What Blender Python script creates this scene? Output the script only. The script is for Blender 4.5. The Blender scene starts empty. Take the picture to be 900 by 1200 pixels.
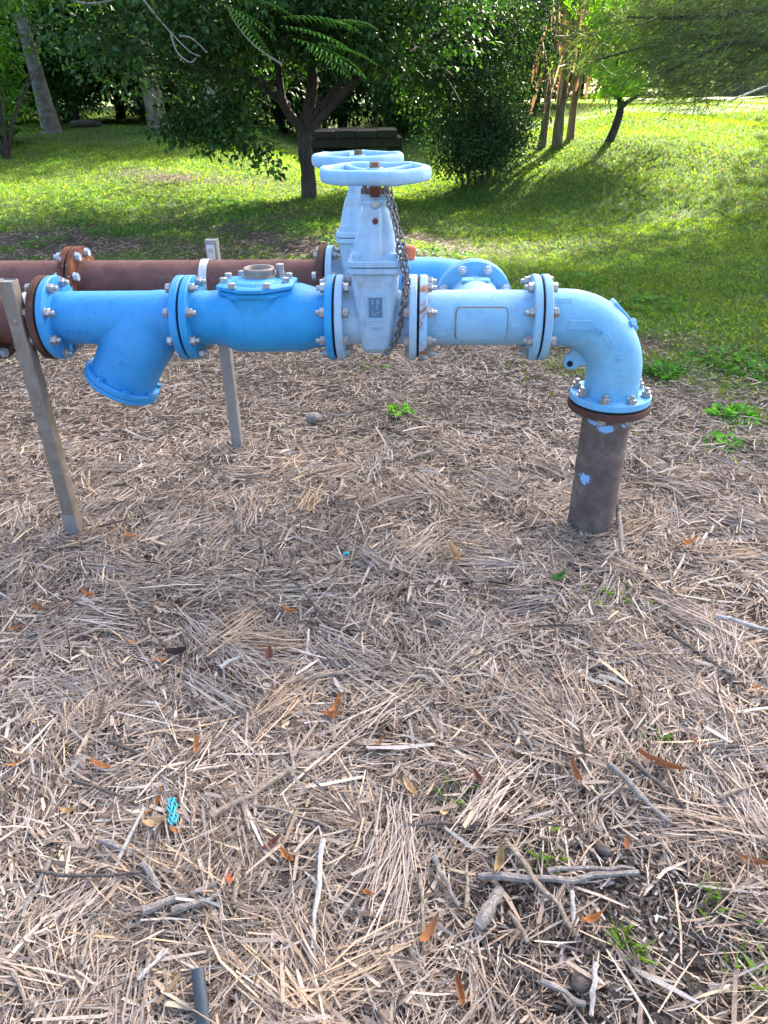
import bpy, math, random
import numpy as np
from mathutils import Matrix, Vector, Quaternion

random.seed(7)
rng = np.random.default_rng(11)
scene = bpy.context.scene
COL = scene.collection
rad = math.radians

# ------------------------------------------------------------------ camera
H, FPX, PITCH, ROLL = 1.48, 832.0, 30.5, -0.8
cam_data = bpy.data.cameras.new('camera')
cam_data.sensor_fit = 'VERTICAL'
cam_data.sensor_height = 36.0
cam_data.lens = FPX / 1200.0 * 36.0
cam_data.clip_start = 0.05
cam_data.clip_end = 2000.0
cam = bpy.data.objects.new('camera', cam_data)
COL.objects.link(cam)
CR = Matrix.Rotation(rad(90 - PITCH), 4, 'X') @ Matrix.Rotation(rad(ROLL), 4, 'Z')
cam.matrix_world = Matrix.Translation((0, 0, H)) @ CR
scene.camera = cam

# ------------------------------------------------------------------ light
SUN_AZ, SUN_EL = 33.0, 31.0          # degrees right of straight ahead, above the horizon
to_sun = Vector((math.sin(rad(SUN_AZ)) * math.cos(rad(SUN_EL)),
                 math.cos(rad(SUN_AZ)) * math.cos(rad(SUN_EL)), math.sin(rad(SUN_EL))))
world = bpy.data.worlds.new('World')
scene.world = world
world.use_nodes = True
wn = world.node_tree.nodes
sky = wn.new('ShaderNodeTexSky')
sky.sky_type = 'NISHITA'
sky.sun_disc = False
sky.sun_elevation = rad(SUN_EL)
sky.sun_rotation = rad(SUN_AZ)
sky.air_density = 0.7
sky.dust_density = 5.0
sky.ozone_density = 0.3
wn['Background'].inputs['Strength'].default_value = 0.15
world.node_tree.links.new(sky.outputs['Color'], wn['Background'].inputs['Color'])
sl = bpy.data.lights.new('sun', 'SUN')
sl.energy = 5.0
sl.angle = rad(0.6)
sl.color = (1.0, 0.93, 0.78)
so = bpy.data.objects.new('sun', sl)
COL.objects.link(so)
so.location = (12, 20, 15)
so.rotation_euler = (-to_sun).to_track_quat('-Z', 'Y').to_euler()

vs = scene.view_settings
scene.display_settings.display_device = 'sRGB'
vs.view_transform = 'Standard'
vs.look = 'None'
vs.exposure = 2.68
vs.gamma = 1.0
vs.use_curve_mapping = False
scene.render.engine = 'CYCLES'
scene.cycles.use_denoising = True
scene.cycles.max_bounces = 6
scene.cycles.diffuse_bounces = 3
scene.cycles.glossy_bounces = 2
scene.cycles.transmission_bounces = 4
scene.cycles.transparent_max_bounces = 4
scene.cycles.sample_clamp_indirect = 6.0

# ------------------------------------------------------------------ terrain and pixel helpers
def ss(a, b, x):
    t = np.clip((x - a) / (b - a), 0, 1)
    return t * t * (3 - 2 * t)

def terrain(x, y):
    x = np.asarray(x, float); y = np.asarray(y, float)
    rise = 0.80 * ss(7.0, 21.0, y + 0.25 * np.clip(x, 0, 6)) + 0.006 * np.clip(y - 21, 0, 60)
    rise = rise + 0.32 * ss(1.8, 6.0, x) * ss(8.0, 15.0, y)
    xg = np.interp(y, [6, 8.5, 13, 18, 26], [3.2, 1.9, 0.6, -0.2, -1.5])
    w = np.interp(y, [6, 10, 18, 26], [1.3, 1.5, 1.7, 2.0])
    g = np.exp(-((x - xg) / w) ** 2)
    dip = ss(6.0, 9.0, y) * (1 - ss(26, 34, y))
    h = rise * (1 - 0.85 * g * dip) - 0.10 * g * dip
    h = h + 0.05 * ss(2, 8, np.hypot(x, y)) * (np.sin(x * 0.9 + 1.0) * np.sin(y * 0.7 + .3) + 0.5 * np.sin(x * 2.1 + y * 1.7))
    h = h + 0.006 * np.sin(x * 7.1 + 1.3 * np.sin(y * 3)) * np.sin(y * 6.3 + 0.4) + 0.004 * np.sin(x * 17 + y * 9)
    return h

def tz(x, y):
    return float(terrain(x, y))

def ray(px, py):
    d = CR.to_3x3() @ Vector(((px - 450) / FPX, -(py - 600) / FPX, -1.0))
    return d.normalized()

def on_ground(px, py):
    d = ray(px, py); p = Vector((0, 0, H)); t = 0.3
    while t < 120:
        q = p + d * t
        if q.z < tz(q.x, q.y):
            lo, hi = t - max(0.02, t * 0.01), t
            for _ in range(20):
                m = (lo + hi) / 2; q = p + d * m
                if q.z < tz(q.x, q.y): hi = m
                else: lo = m
            return p + d * hi
        t += max(0.02, t * 0.01)
    return p + d * 120

def at_y(px, py, Y):
    d = ray(px, py)
    return Vector((0, 0, H)) + d * (Y / d.y)

# the pipe line's own frame: s along the line, t behind it
PHI = rad(-2.86)
O = Vector((0, 2.42, 0)); U = Vector((math.cos(PHI), math.sin(PHI), 0)); V = Vector((-math.sin(PHI), math.cos(PHI), 0))
ZA = 0.823
def L(s, t, z):
    return O + U * s + V * t + Vector((0, 0, z))
def on_line(px, py, t=0.0):
    d = ray(px, py); c = Vector((0, 0, H))
    k = (t - (c - O).dot(V)) / d.dot(V)
    p = c + d * k
    return (p - O).dot(U), t, p.z

# ------------------------------------------------------------------ materials
def new_mat(name):
    m = bpy.data.materials.new(name); m.use_nodes = True
    nt = m.node_tree; b = nt.nodes['Principled BSDF']
    return m, nt, b

def N(nt, typ, **kw):
    n = nt.nodes.new(typ)
    for k, v in kw.items():
        if k in n.inputs: n.inputs[k].default_value = v
        else: setattr(n, k, v)
    return n

def ramp(nt, fac, stops):
    r = nt.nodes.new('ShaderNodeValToRGB')
    el = r.color_ramp.elements
    while len(el) < len(stops): el.new(0.5)
    for e, (p, c) in zip(el, stops):
        e.position = p
        e.color = (*c, 1) if len(c) == 3 else c
    nt.links.new(fac, r.inputs['Fac'])
    return r.outputs['Color']

def mixc(nt, fac, a, b, mode='MIX'):
    m = nt.nodes.new('ShaderNodeMix'); m.data_type = 'RGBA'; m.blend_type = mode
    if isinstance(fac, (int, float)): m.inputs[0].default_value = fac
    else: nt.links.new(fac, m.inputs[0])
    for i, c in ((6, a), (7, b)):
        if isinstance(c, tuple): m.inputs[i].default_value = (*c, 1)
        else: nt.links.new(c, m.inputs[i])
    return m.outputs[2]

def coords(nt, kind='Object'):
    return nt.nodes.new('ShaderNodeTexCoord').outputs[kind]

def noise(nt, co, scale, detail=6, rough=0.6, dist=0.0):
    n = N(nt, 'ShaderNodeTexNoise')
    n.inputs['Scale'].default_value = scale; n.inputs['Detail'].default_value = detail
    n.inputs['Roughness'].default_value = rough; n.inputs['Distortion'].default_value = dist
    nt.links.new(co, n.inputs['Vector'])
    return n.outputs['Fac']

def bump(nt, b, hgt, strength, dist):
    bp = nt.nodes.new('ShaderNodeBump')
    bp.inputs['Strength'].default_value = strength; bp.inputs['Distance'].default_value = dist
    nt.links.new(hgt, bp.inputs['Height']); nt.links.new(bp.outputs['Normal'], b.inputs['Normal'])

def geo_pos(nt):
    return nt.nodes.new('ShaderNodeNewGeometry').outputs['Position']

def paint(name, base, faded, grime, rough=0.45, chalk=0.5, grime_amt=0.35, rust=0.0, bscale=1.0, stain=0.0):
    """cast-iron paint: faded patches, grime speckle, a few chips, orange-peel"""
    m, nt, b = new_mat(name)
    co = geo_pos(nt)
    n1 = noise(nt, co, 9, 8, 0.65, 0.4)
    c = mixc(nt, ramp(nt, n1, [(0.5 - 0.28 * chalk, (0, 0, 0)), (0.5 + 0.22, (1, 1, 1))]), base, faded)
    n2 = noise(nt, co, 38, 9, 0.75, 0.6)
    c = mixc(nt, ramp(nt, n2, [(0.56, (0, 0, 0)), (0.74, (grime_amt,) * 3)]), c, grime)
    n3 = noise(nt, co, 120, 3, 0.6)
    c = mixc(nt, ramp(nt, n3, [(0.66, (0, 0, 0)), (0.70, (0.55 * grime_amt + .1,) * 3)]), c, grime)
    n5 = noise(nt, co, 260, 2, 0.5)
    c = mixc(nt, ramp(nt, n5, [(0.70, (0, 0, 0)), (0.73, (0.5,) * 3)]), c, tuple(q * .35 for q in grime))
    mp = nt.nodes.new('ShaderNodeMapping'); mp.inputs['Scale'].default_value = (45, 45, 5)
    nt.links.new(co, mp.inputs['Vector'])
    n8 = noise(nt, mp.outputs[0], 1.0, 6, 0.65, 0.3)
    c = mixc(nt, ramp(nt, n8, [(0.55, (0, 0, 0)), (0.75, (grime_amt * .75,) * 3)]), c, grime)
    if stain > 0:
        n6 = noise(nt, co, 7, 8, 0.72, 1.2)
        c = mixc(nt, ramp(nt, n6, [(0.55, (0, 0, 0)), (0.70, (stain,) * 3)]), c, (0.36, 0.30, 0.24))
        n7 = noise(nt, co, 22, 8, 0.75, 0.5)
        c = mixc(nt, ramp(nt, n7, [(0.55, (0, 0, 0)), (0.72, (stain * .8,) * 3)]), c, (0.52, 0.60, 0.66))
    if rust > 0:
        n4 = noise(nt, co, 14, 8, 0.7, 0.8)
        c = mixc(nt, ramp(nt, n4, [(0.60 - rust * .2, (0, 0, 0)), (0.66 - rust * .2, (1, 1, 1))]), c,
                 ramp(nt, n2, [(0.3, (0.20, 0.075, 0.03)), (0.7, (0.42, 0.18, 0.07))]))
    nt.links.new(c, b.inputs['Base Color'])
    nt.links.new(ramp(nt, n1, [(0.3, (rough,) * 3), (0.7, (min(1, rough + 0.25),) * 3)]), b.inputs['Roughness'])
    b.inputs['Specular IOR Level'].default_value = 0.4
    bump(nt, b, noise(nt, co, 75 * bscale, 8, 0.75), 0.45, 0.004)
    return m

def rusty(name, dark, mid, light, blotch=None, rough=0.85):
    m, nt, b = new_mat(name)
    co = geo_pos(nt)
    n1 = noise(nt, co, 12, 9, 0.7, 0.5)
    c = ramp(nt, n1, [(0.3, dark), (0.52, mid), (0.75, light)])
    n2 = noise(nt, co, 90, 6, 0.7)
    c = mixc(nt, ramp(nt, n2, [(0.4, (0, 0, 0)), (0.8, (0.5, 0.5, 0.5))]), c, dark)
    if blotch:
        n3 = noise(nt, co, 30, 7, 0.7, 1.0)
        c = mixc(nt, ramp(nt, n3, [(0.60, (0, 0, 0)), (0.63, (1, 1, 1))]), c, blotch)
    nt.links.new(c, b.inputs['Base Color'])
    b.inputs['Roughness'].default_value = rough
    b.inputs['Specular IOR Level'].default_value = 0.25
    bump(nt, b, n2, 0.35, 0.004)
    return m

def metal(name, col, rough=0.4, metallic=0.8, var=0.3, scale=60):
    m, nt, b = new_mat(name)
    co = geo_pos(nt)
    n1 = noise(nt, co, scale, 6, 0.65)
    d = tuple(x * (1 - var) for x in col)
    nt.links.new(ramp(nt, n1, [(0.3, d), (0.7, col)]), b.inputs['Base Color'])
    nt.links.new(ramp(nt, n1, [(0.3, (rough,) * 3), (0.7, (min(1, rough + .25),) * 3)]), b.inputs['Roughness'])
    b.inputs['Metallic'].default_value = metallic
    return m

def plain(name, col, rough=0.7, var=0.35, scale=40, spec=0.3):
    m, nt, b = new_mat(name)
    n1 = noise(nt, geo_pos(nt), scale, 6, 0.65)
    nt.links.new(ramp(nt, n1, [(0.3, tuple(x * (1 - var) for x in col)), (0.7, col)]), b.inputs['Base Color'])
    b.inputs['Roughness'].default_value = rough
    b.inputs['Specular IOR Level'].default_value = spec
    bump(nt, b, n1, 0.3, 0.004)
    return m

def leafy(name, rough=0.5, transl=0.4, tint=(1.5, 1.7, 0.5), spec=0.35):
    """two-sided leaf: own colour from the 'tone' attribute, light passes through"""
    m, nt, b = new_mat(name)
    a = nt.nodes.new('ShaderNodeAttribute'); a.attribute_name = 'tone'
    nt.links.new(a.outputs['Color'], b.inputs['Base Color'])
    b.inputs['Roughness'].default_value = rough
    b.inputs['Specular IOR Level'].default_value = spec
    t = nt.nodes.new('ShaderNodeBsdfTranslucent')
    nt.links.new(mixc(nt, 1.0, a.outputs['Color'], tint, 'MULTIPLY'), t.inputs['Color'])
    mx = nt.nodes.new('ShaderNodeMixShader'); mx.inputs[0].default_value = transl
    nt.links.new(b.outputs[0], mx.inputs[1]); nt.links.new(t.outputs[0], mx.inputs[2])
    nt.links.new(mx.outputs[0], nt.nodes['Material Output'].inputs['Surface'])
    return m

def toned(name, rough=0.85, spec=0.2):
    m, nt, b = new_mat(name)
    a = nt.nodes.new('ShaderNodeAttribute'); a.attribute_name = 'tone'
    n1 = noise(nt, geo_pos(nt), 220, 4, 0.6)
    c = mixc(nt, ramp(nt, n1, [(0.35, (0, 0, 0)), (0.75, (0.5,) * 3)]), a.outputs['Color'], (0.10, 0.08, 0.065))
    nt.links.new(c, b.inputs['Base Color'])
    b.inputs['Roughness'].default_value = rough
    b.inputs['Specular IOR Level'].default_value = spec
    return m

def bark(name, dark, light, scale=14, stretch=0.25, blotch=None):
    m, nt, b = new_mat(name)
    mp = nt.nodes.new('ShaderNodeMapping'); mp.inputs['Scale'].default_value = (1, 1, stretch)
    nt.links.new(geo_pos(nt), mp.inputs['Vector'])
    n1 = noise(nt, mp.outputs[0], scale, 9, 0.7, 0.6)
    c = ramp(nt, n1, [(0.32, dark), (0.68, light)])
    if blotch:
        n2 = noise(nt, geo_pos(nt), 3.5, 6, 0.6)
        c = mixc(nt, ramp(nt, n2, [(0.5, (0, 0, 0)), (0.6, (.8,) * 3)]), c, blotch)
    nt.links.new(c, b.inputs['Base Color'])
    b.inputs['Roughness'].default_value = 0.9
    bump(nt, b, n1, 0.8, 0.03)
    return m

M = {}
M['blue'] = paint('vivid_blue_paint', (0.010, 0.245, 0.56), (0.025, 0.32, 0.64), (0.03, 0.06, 0.11), 0.36, 0.7, 0.32)
M['blue2'] = paint('cobalt_blue_paint', (0.020, 0.235, 0.56), (0.045, 0.31, 0.64), (0.03, 0.06, 0.13), 0.36, 0.7, 0.30)
M['pale'] = paint('faded_sky_blue_paint', (0.155, 0.385, 0.60), (0.27, 0.50, 0.67), (0.15, 0.21, 0.28), 0.55, 0.9, 0.60, stain=.55)
M['chalk'] = paint('chalky_pale_blue_paint', (0.22, 0.40, 0.58), (0.37, 0.53, 0.66), (0.18, 0.23, 0.28), 0.6, 0.9, 0.65, stain=.6)
M['sky'] = paint('clean_sky_blue_paint', (0.10, 0.38, 0.66), (0.19, 0.48, 0.73), (0.10, 0.18, 0.28), 0.5, 0.7, 0.45, stain=.3)
M['rustpaint'] = paint('peeling_blue_paint_over_rust', (0.20, 0.42, 0.68), (0.32, 0.54, 0.74), (0.2, 0.22, 0.24), 0.65, 0.7, 0.5, rust=0.55)
M['rust'] = rusty('brown_primer_rust', (0.105, 0.050, 0.042), (0.165, 0.080, 0.067), (0.215, 0.112, 0.094))
M['rustfl'] = rusty('flaking_rust', (0.05, 0.02, 0.014), (0.15, 0.055, 0.03), (0.42, 0.16, 0.05), (0.30, 0.36, 0.46))
M['rustbare'] = rusty('bare_rust_flange', (0.055, 0.026, 0.020), (0.10, 0.048, 0.038), (0.17, 0.088, 0.068))
M['galv'] = metal('galvanised_bolt', (0.50, 0.50, 0.49), 0.35, 0.75, 0.45, 150)
M['bluebolt'] = metal('bluish_galvanised_bolt', (0.52, 0.60, 0.70), 0.5, 0.3, 0.4, 120)
M['boltrust'] = rusty('rusty_bolt', (0.10, 0.06, 0.04), (0.24, 0.17, 0.13), (0.42, 0.36, 0.30))
M['gasket'] = plain('black_rubber', (0.012, 0.012, 0.013), 0.8, 0.3)
M['steel'] = metal('weathered_stainless', (0.31, 0.272, 0.23), 0.42, 0.55, 0.35, 25)
M['steel2'] = metal('cleaner_galvanised_steel', (0.33, 0.33, 0.335), 0.4, 0.6, 0.25, 30)
M['strap'] = metal('bright_strap', (0.62, 0.62, 0.61), 0.35, 0.5, 0.2, 40)
M['chain'] = metal('dull_chain', (0.26, 0.26, 0.27), 0.45, 0.7, 0.5, 200)
M['orange'] = plain('faded_orange_plastic', (0.75, 0.24, 0.12), 0.55, 0.15)
M['plaque'] = plain('recessed_plaque', (0.10, 0.20, 0.32), 0.7, 0.3, 120)
M['white'] = plain('white_rope', (0.75, 0.75, 0.72), 0.7, 0.2)

# standpipe: bare brown steel with two scuffs and a few flecks of old blue paint
def standpipe_mat():
    m, nt, b = new_mat('brown_steel_with_blue_paint_flecks')
    co = coords(nt)
    n1 = noise(nt, co, 10, 9, 0.7, 0.4)
    c = ramp(nt, n1, [(0.3, (0.055, 0.042, 0.036)), (0.5, (0.11, 0.086, 0.075)), (0.72, (0.22, 0.18, 0.16))])
    n2 = noise(nt, co, 130, 6, 0.7)
    c = mixc(nt, ramp(nt, n2, [(0.42, (0, 0, 0)), (0.8, (0.5,) * 3)]), c, (0.05, 0.035, 0.03))
    sep = nt.nodes.new('ShaderNodeSeparateXYZ'); nt.links.new(co, sep.inputs[0])
    nlow = noise(nt, co, 2.0, 3, 0.5)
    def math_(op, a, b2=None):
        mm = nt.nodes.new('ShaderNodeMath'); mm.operation = op
        for i, q in enumerate((a, b2)):
            if q is None: continue
            if isinstance(q, (int, float)): mm.inputs[i].default_value = q
            else: nt.links.new(q, mm.inputs[i])
        return mm.outputs[0]
    mask = None
    nz = noise(nt, co, 55, 9, 0.8, 0.3)
    spots = []
    for px, py, sx, sz, amp in ((710, 503, .030, .016, 1.0), (686, 564, .022, .024, 1.0), (678, 540, .007, .03, .85), (676, 500, .014, .05, .7), (695, 498, .03, .010, .8), (733, 498, .014, .02, .8), (672, 590, .01, .02, .6)):
        a_, _, z_ = on_line(px, py, -0.080); spots.append((a_ - 0.810, -0.080, z_, sx, sz, amp))
    for (x, y, z, sx, sz, amp) in spots:
        vm = nt.nodes.new('ShaderNodeVectorMath'); vm.operation = 'SUBTRACT'
        nt.links.new(co, vm.inputs[0]); vm.inputs[1].default_value = (x, y, z)
        v2 = nt.nodes.new('ShaderNodeVectorMath'); v2.operation = 'DIVIDE'
        nt.links.new(vm.outputs[0], v2.inputs[0]); v2.inputs[1].default_value = (sx, 0.06, sz)
        ln = nt.nodes.new('ShaderNodeVectorMath'); ln.operation = 'LENGTH'; nt.links.new(v2.outputs[0], ln.inputs[0])
        g = math_('MULTIPLY', math_('SUBTRACT', 1.35, ln.outputs['Value']), amp)
        mask = g if mask is None else math_('MAXIMUM', mask, g)
    tot = math_('ADD', math_('MULTIPLY', mask, 0.70), math_('MULTIPLY', math_('SUBTRACT', nz, 0.5), 2.0))
    fac = ramp(nt, tot, [(0.30, (0, 0, 0)), (0.34, (1, 1, 1))])
    c = mixc(nt, fac, c, (0.20, 0.42, 0.72))
    nt.links.new(c, b.inputs['Base Color'])
    b.inputs['Roughness'].default_value = 0.8
    bump(nt, b, n2, 0.3, 0.003)
    return m
M['standpipe'] = standpipe_mat()

# ------------------------------------------------------------------ mesh helpers
class MB:
    def __init__(self): self.v = []; self.f = []
    def add(self, vs_, fs, mat=None):
        o = len(self.v)
        for p in vs_:
            p = Vector(p)
            self.v.append(tuple(mat @ p) if mat is not None else tuple(p))
        self.f += [tuple(i + o for i in f) for f in fs]
        return self
    def rings(self, rings, mat=None, closed_path=False, caps=True):
        n = len(rings[0]); vs_ = [p for r in rings for p in r]; fs = []
        m = len(rings)
        for i in range(m if closed_path else m - 1):
            a, b = i * n, ((i + 1) % m) * n
            for k in range(n):
                k2 = (k + 1) % n
                fs.append((a + k, a + k2, b + k2, b + k))
        if caps and not closed_path:
            fs.append(tuple(range(n - 1, -1, -1))); fs.append(tuple((m - 1) * n + k for k in range(n)))
        return self.add(vs_, fs, mat)
    def lathe(self, prof, seg=32, mat=None, caps=True):
        """prof: (axial, radius) along +X"""
        rs = []
        for a, r in prof:
            rs.append([(a, r * math.cos(2 * math.pi * k / seg), r * math.sin(2 * math.pi * k / seg)) for k in range(seg)])
        return self.rings(rs, mat, caps=caps)
    def tube(self, pts, r, seg=10, closed=False, caps=True):
        pts = [Vector(p) for p in pts]; n = len(pts)
        rr = r if isinstance(r, (list, tuple)) else [r] * n
        tang = []
        for i in range(n):
            a = pts[(i - 1) % n] if (closed or i > 0) else pts[0]
            b = pts[(i + 1) % n] if (closed or i < n - 1) else pts[-1]
            tang.append((b - a).normalized())
        up = Vector((0, 0, 1)) if abs(tang[0].z) < 0.9 else Vector((0, 1, 0))
        nx = tang[0].cross(up).normalized(); rs = []
        for i in range(n):
            nx = (nx - tang[i] * nx.dot(tang[i])).normalized()
            ny = tang[i].cross(nx)
            rs.append([pts[i] + (nx * math.cos(2 * math.pi * k / seg) + ny * math.sin(2 * math.pi * k / seg)) * rr[i] for k in range(seg)])
        return self.rings(rs, closed_path=closed, caps=caps)
    def box(self, lo, hi, bev=0.0, mat=None):
        x0, y0, z0 = lo; x1, y1, z1 = hi
        if bev <= 0:
            vs_ = [(x, y, z) for z in (z0, z1) for x, y in ((x0, y0), (x1, y0), (x1, y1), (x0, y1))]
            return self.add(vs_, [(3, 2, 1, 0), (4, 5, 6, 7), (0, 1, 5, 4), (1, 2, 6, 5), (2, 3, 7, 6), (3, 0, 4, 7)], mat)
        rs = []
        for z, i in ((z0, bev), (z0 + bev, 0), (z1 - bev, 0), (z1, bev)):
            rs.append(rrect(x0 + i, y0 + i, x1 - i, y1 - i, bev, z, 3))
        return self.rings(rs, mat)
    def hexa(self, af, a0, a1, mat=None):
        r = af / math.sqrt(3)
        c = af * 0.06
        rs = []
        for a, q in ((a0, r), (a1 - c, r), (a1, r * 0.88)):
            rs.append([(a, q * math.cos(math.pi * k / 3), q * math.sin(math.pi * k / 3)) for k in range(6)])
        return self.rings(rs, mat)
    def mesh(self, name, smooth=30):
        me = bpy.data.meshes.new(name)
        me.from_pydata(self.v, [], self.f); me.validate(); me.update()
        import bmesh
        bm = bmesh.new(); bm.from_mesh(me); bmesh.ops.recalc_face_normals(bm, faces=bm.faces); bm.to_mesh(me); bm.free()
        if smooth:
            me.polygons.foreach_set('use_smooth', [True] * len(me.polygons))
            me.set_sharp_from_angle(angle=rad(smooth))
        return me
    def build(self, name, mat, parent=None, smooth=30):
        return obj(name, self.mesh(name, smooth), mat, parent)

def rrect(x0, y0, x1, y1, r, z, q=4):
    r = max(1e-4, min(r, (x1 - x0) / 2 - 1e-5, (y1 - y0) / 2 - 1e-5)); out = []
    for cx, cy, a0 in ((x1 - r, y1 - r, 0), (x0 + r, y1 - r, 90), (x0 + r, y0 + r, 180), (x1 - r, y0 + r, 270)):
        for k in range(q + 1):
            a = rad(a0 + 90 * k / q); out.append((cx + r * math.cos(a), cy + r * math.sin(a), z))
    return out

def obj(name, me, mat, parent=None, mtx=None):
    if mat is not None and not me.materials: me.materials.append(mat)
    o = bpy.data.objects.new(name, me); COL.objects.link(o)
    if parent is not None: o.parent = parent
    if mtx is not None: o.matrix_local = mtx
    return o

def tag(o, label=None, cat=None, group=None, kind=None):
    if label: o['label'] = label
    if cat: o['category'] = cat
    if group: o['group'] = group
    if kind: o['kind'] = kind
    return o

def thing(name, label, cat, loc=(0, 0, 0), rz=0.0, group=None):
    o = bpy.data.objects.new(name, None); COL.objects.link(o)
    o.empty_display_size = 0.05
    o.location = loc; o.rotation_euler = (0, 0, rz)
    return tag(o, label, cat, group)

def cast(name, mb, mat, parent, voxel=0.005, it=6):
    """weld overlapping solids into one casting with soft fillets"""
    me = mb.mesh('tmp', 0)
    o = bpy.data.objects.new('tmp', me); COL.objects.link(o)
    r = o.modifiers.new('r', 'REMESH'); r.mode = 'VOXEL'; r.voxel_size = voxel
    s = o.modifiers.new('s', 'SMOOTH'); s.factor = 0.5; s.iterations = it
    dg = bpy.context.evaluated_depsgraph_get()
    out = bpy.data.meshes.new_from_object(o.evaluated_get(dg)); out.name = name
    bpy.data.objects.remove(o)
    out.polygons.foreach_set('use_smooth', [True] * len(out.polygons))
    return obj(name, out, mat, parent)

def np_mesh(name, verts, faces, tone=None):
    verts = np.ascontiguousarray(verts, np.float32).reshape(-1, 3); faces = np.ascontiguousarray(faces, np.int32)
    k = faces.shape[1]
    me = bpy.data.meshes.new(name)
    me.vertices.add(len(verts)); me.vertices.foreach_set('co', verts.ravel())
    me.loops.add(faces.size); me.loops.foreach_set('vertex_index', faces.ravel())
    me.polygons.add(len(faces))
    me.polygons.foreach_set('loop_start', np.arange(0, faces.size, k, dtype=np.int32))
    me.update(calc_edges=True)
    if tone is not None:
        at = me.attributes.new('tone', 'FLOAT_COLOR', 'POINT')
        c = np.ones((len(verts), 4), np.float32); c[:, :3] = tone
        at.data.foreach_set('color', c.ravel())
    return me

TXT = {}
def lettering(txt, size, depth, mat, parent, mtx, name='raised_lettering'):
    cu = bpy.data.curves.new('t', 'FONT'); cu.body = txt; cu.size = size; cu.extrude = depth; cu.align_x = 'CENTER'; cu.align_y = 'CENTER'
    cu.resolution_u = 2
    o = bpy.data.objects.new('t', cu); COL.objects.link(o)
    me = bpy.data.meshes.new_from_object(o.evaluated_get(bpy.context.evaluated_depsgraph_get())); me.name = name
    bpy.data.objects.remove(o)
    me.materials.clear()
    return obj(name, me, mat, parent, mtx)

FRONT = Matrix.Rotation(rad(90), 4, 'X')

# bolts -------------------------------------------------------------
def bolt_mesh(half=0.030, nut=True):
    m = MB()
    m.lathe([(half, 0.018), (half + 0.003, 0.018)], 12)
    m.hexa(0.028, half + 0.003, half + 0.017)
    if nut:
        m.lathe([(half + 0.016, 0.0085), (half + 0.028, 0.0085), (half + 0.030, 0.007)], 8)
    m.lathe([(-half - 0.003, 0.018), (-half, 0.018)], 12)
    m.hexa(0.028, -half - 0.003, -half - 0.015)
    m.lathe([(-half, 0.0085), (half, 0.0085)], 8)
    return m.mesh('bolt', 30)
BOLT = {k: bolt_mesh() for k in ('galv', 'boltrust', 'bluebolt')}

def bolt_ring(parent, mtx, kind='galv', n=8, pcd=0.119, flip=False, keep=None):
    for k in range(n):
        if keep is not None and k not in keep: continue
        a = 2 * math.pi * (k + 0.5) / n
        m = mtx @ Matrix.Translation((0, pcd * math.cos(a), pcd * math.sin(a))) @ Matrix.Rotation(random.uniform(0, 1), 4, 'X') \
            @ Matrix.Translation((random.uniform(-.003, .003), 0, 0))
        if flip: m = m @ Matrix.Rotation(math.pi, 4, 'Z')
        obj('bolt', BOLT[kind], M[kind], parent, m)

R_FL, R_P, T_FL = 0.140, 0.0905, 0.025
def flange_prof(x0, x1, r=R_FL, c=0.003):
    """closed disc with eased rims between x0 and x1"""
    return [(x0, 0.02), (x0, r - c), (x0 + c * (1 if x1 > x0 else -1), r), (x1 - c * (1 if x1 > x0 else -1), r), (x1, r - c), (x1, 0.02)]

def flange(parent, x, sgn, mat, r=R_FL, name='flange', mtx=None):
    m = MB().lathe(flange_prof(x + sgn * 0.004, x + sgn * (0.004 + T_FL), r), 56)
    o = m.build(name, mat, parent, 35)
    if mtx is not None: o.matrix_local = mtx
    return o

def gasket(parent, x, mtx=None, r=0.131):
    m = MB().lathe([(x - 0.0038, 0.05), (x - 0.0038, r), (x + 0.0038, r), (x + 0.0038, 0.05)], 40)
    o = m.build('gasket', M['gasket'], parent, 35)
    if mtx is not None: o.matrix_local = mtx
    return o

I4 = Matrix.Identity(4)

# ------------------------------------------------------------------ ground
def axis_pts(segs):
    out = []
    for a, b, st in segs:
        n = max(1, int(round((b - a) / st))); out += [a + (b - a) * i / n for i in range(n)]
    out.append(segs[-1][1]); return np.array(out)
gx = axis_pts([(-600, -60, 60), (-60, -14, 2), (-14, -3, .25), (-3, 3, .05), (3, 14, .25), (14, 60, 2), (60, 600, 60)])
gy = axis_pts([(-400, -20, 40), (-20, -1, 1), (-1, 5, .05), (5, 20, .2), (20, 60, 1), (60, 900, 60)])
GX, GY = np.meshgrid(gx, gy)
GV = np.stack([GX, GY, terrain(GX, GY)], -1).reshape(-1, 3)
nx_, ny_ = len(gx), len(gy)
ii, jj = np.meshgrid(np.arange(nx_ - 1), np.arange(ny_ - 1))
b0 = (jj * nx_ + ii).ravel()
GF = np.stack([b0, b0 + 1, b0 + 1 + nx_, b0 + nx_], 1)

def lawn_edge(x):
    x = np.asarray(x, float)
    return np.interp(x, [-8, -3.5, -1, 0.3, 1.5, 2.4, 4, 8], [5.2, 5.9, 6.1, 5.7, 4.4, 3.3, 2.3, 1.6]) + 0.25 * np.sin(x * 3.1) + 0.12 * np.sin(x * 8.3 + 1)

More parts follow.
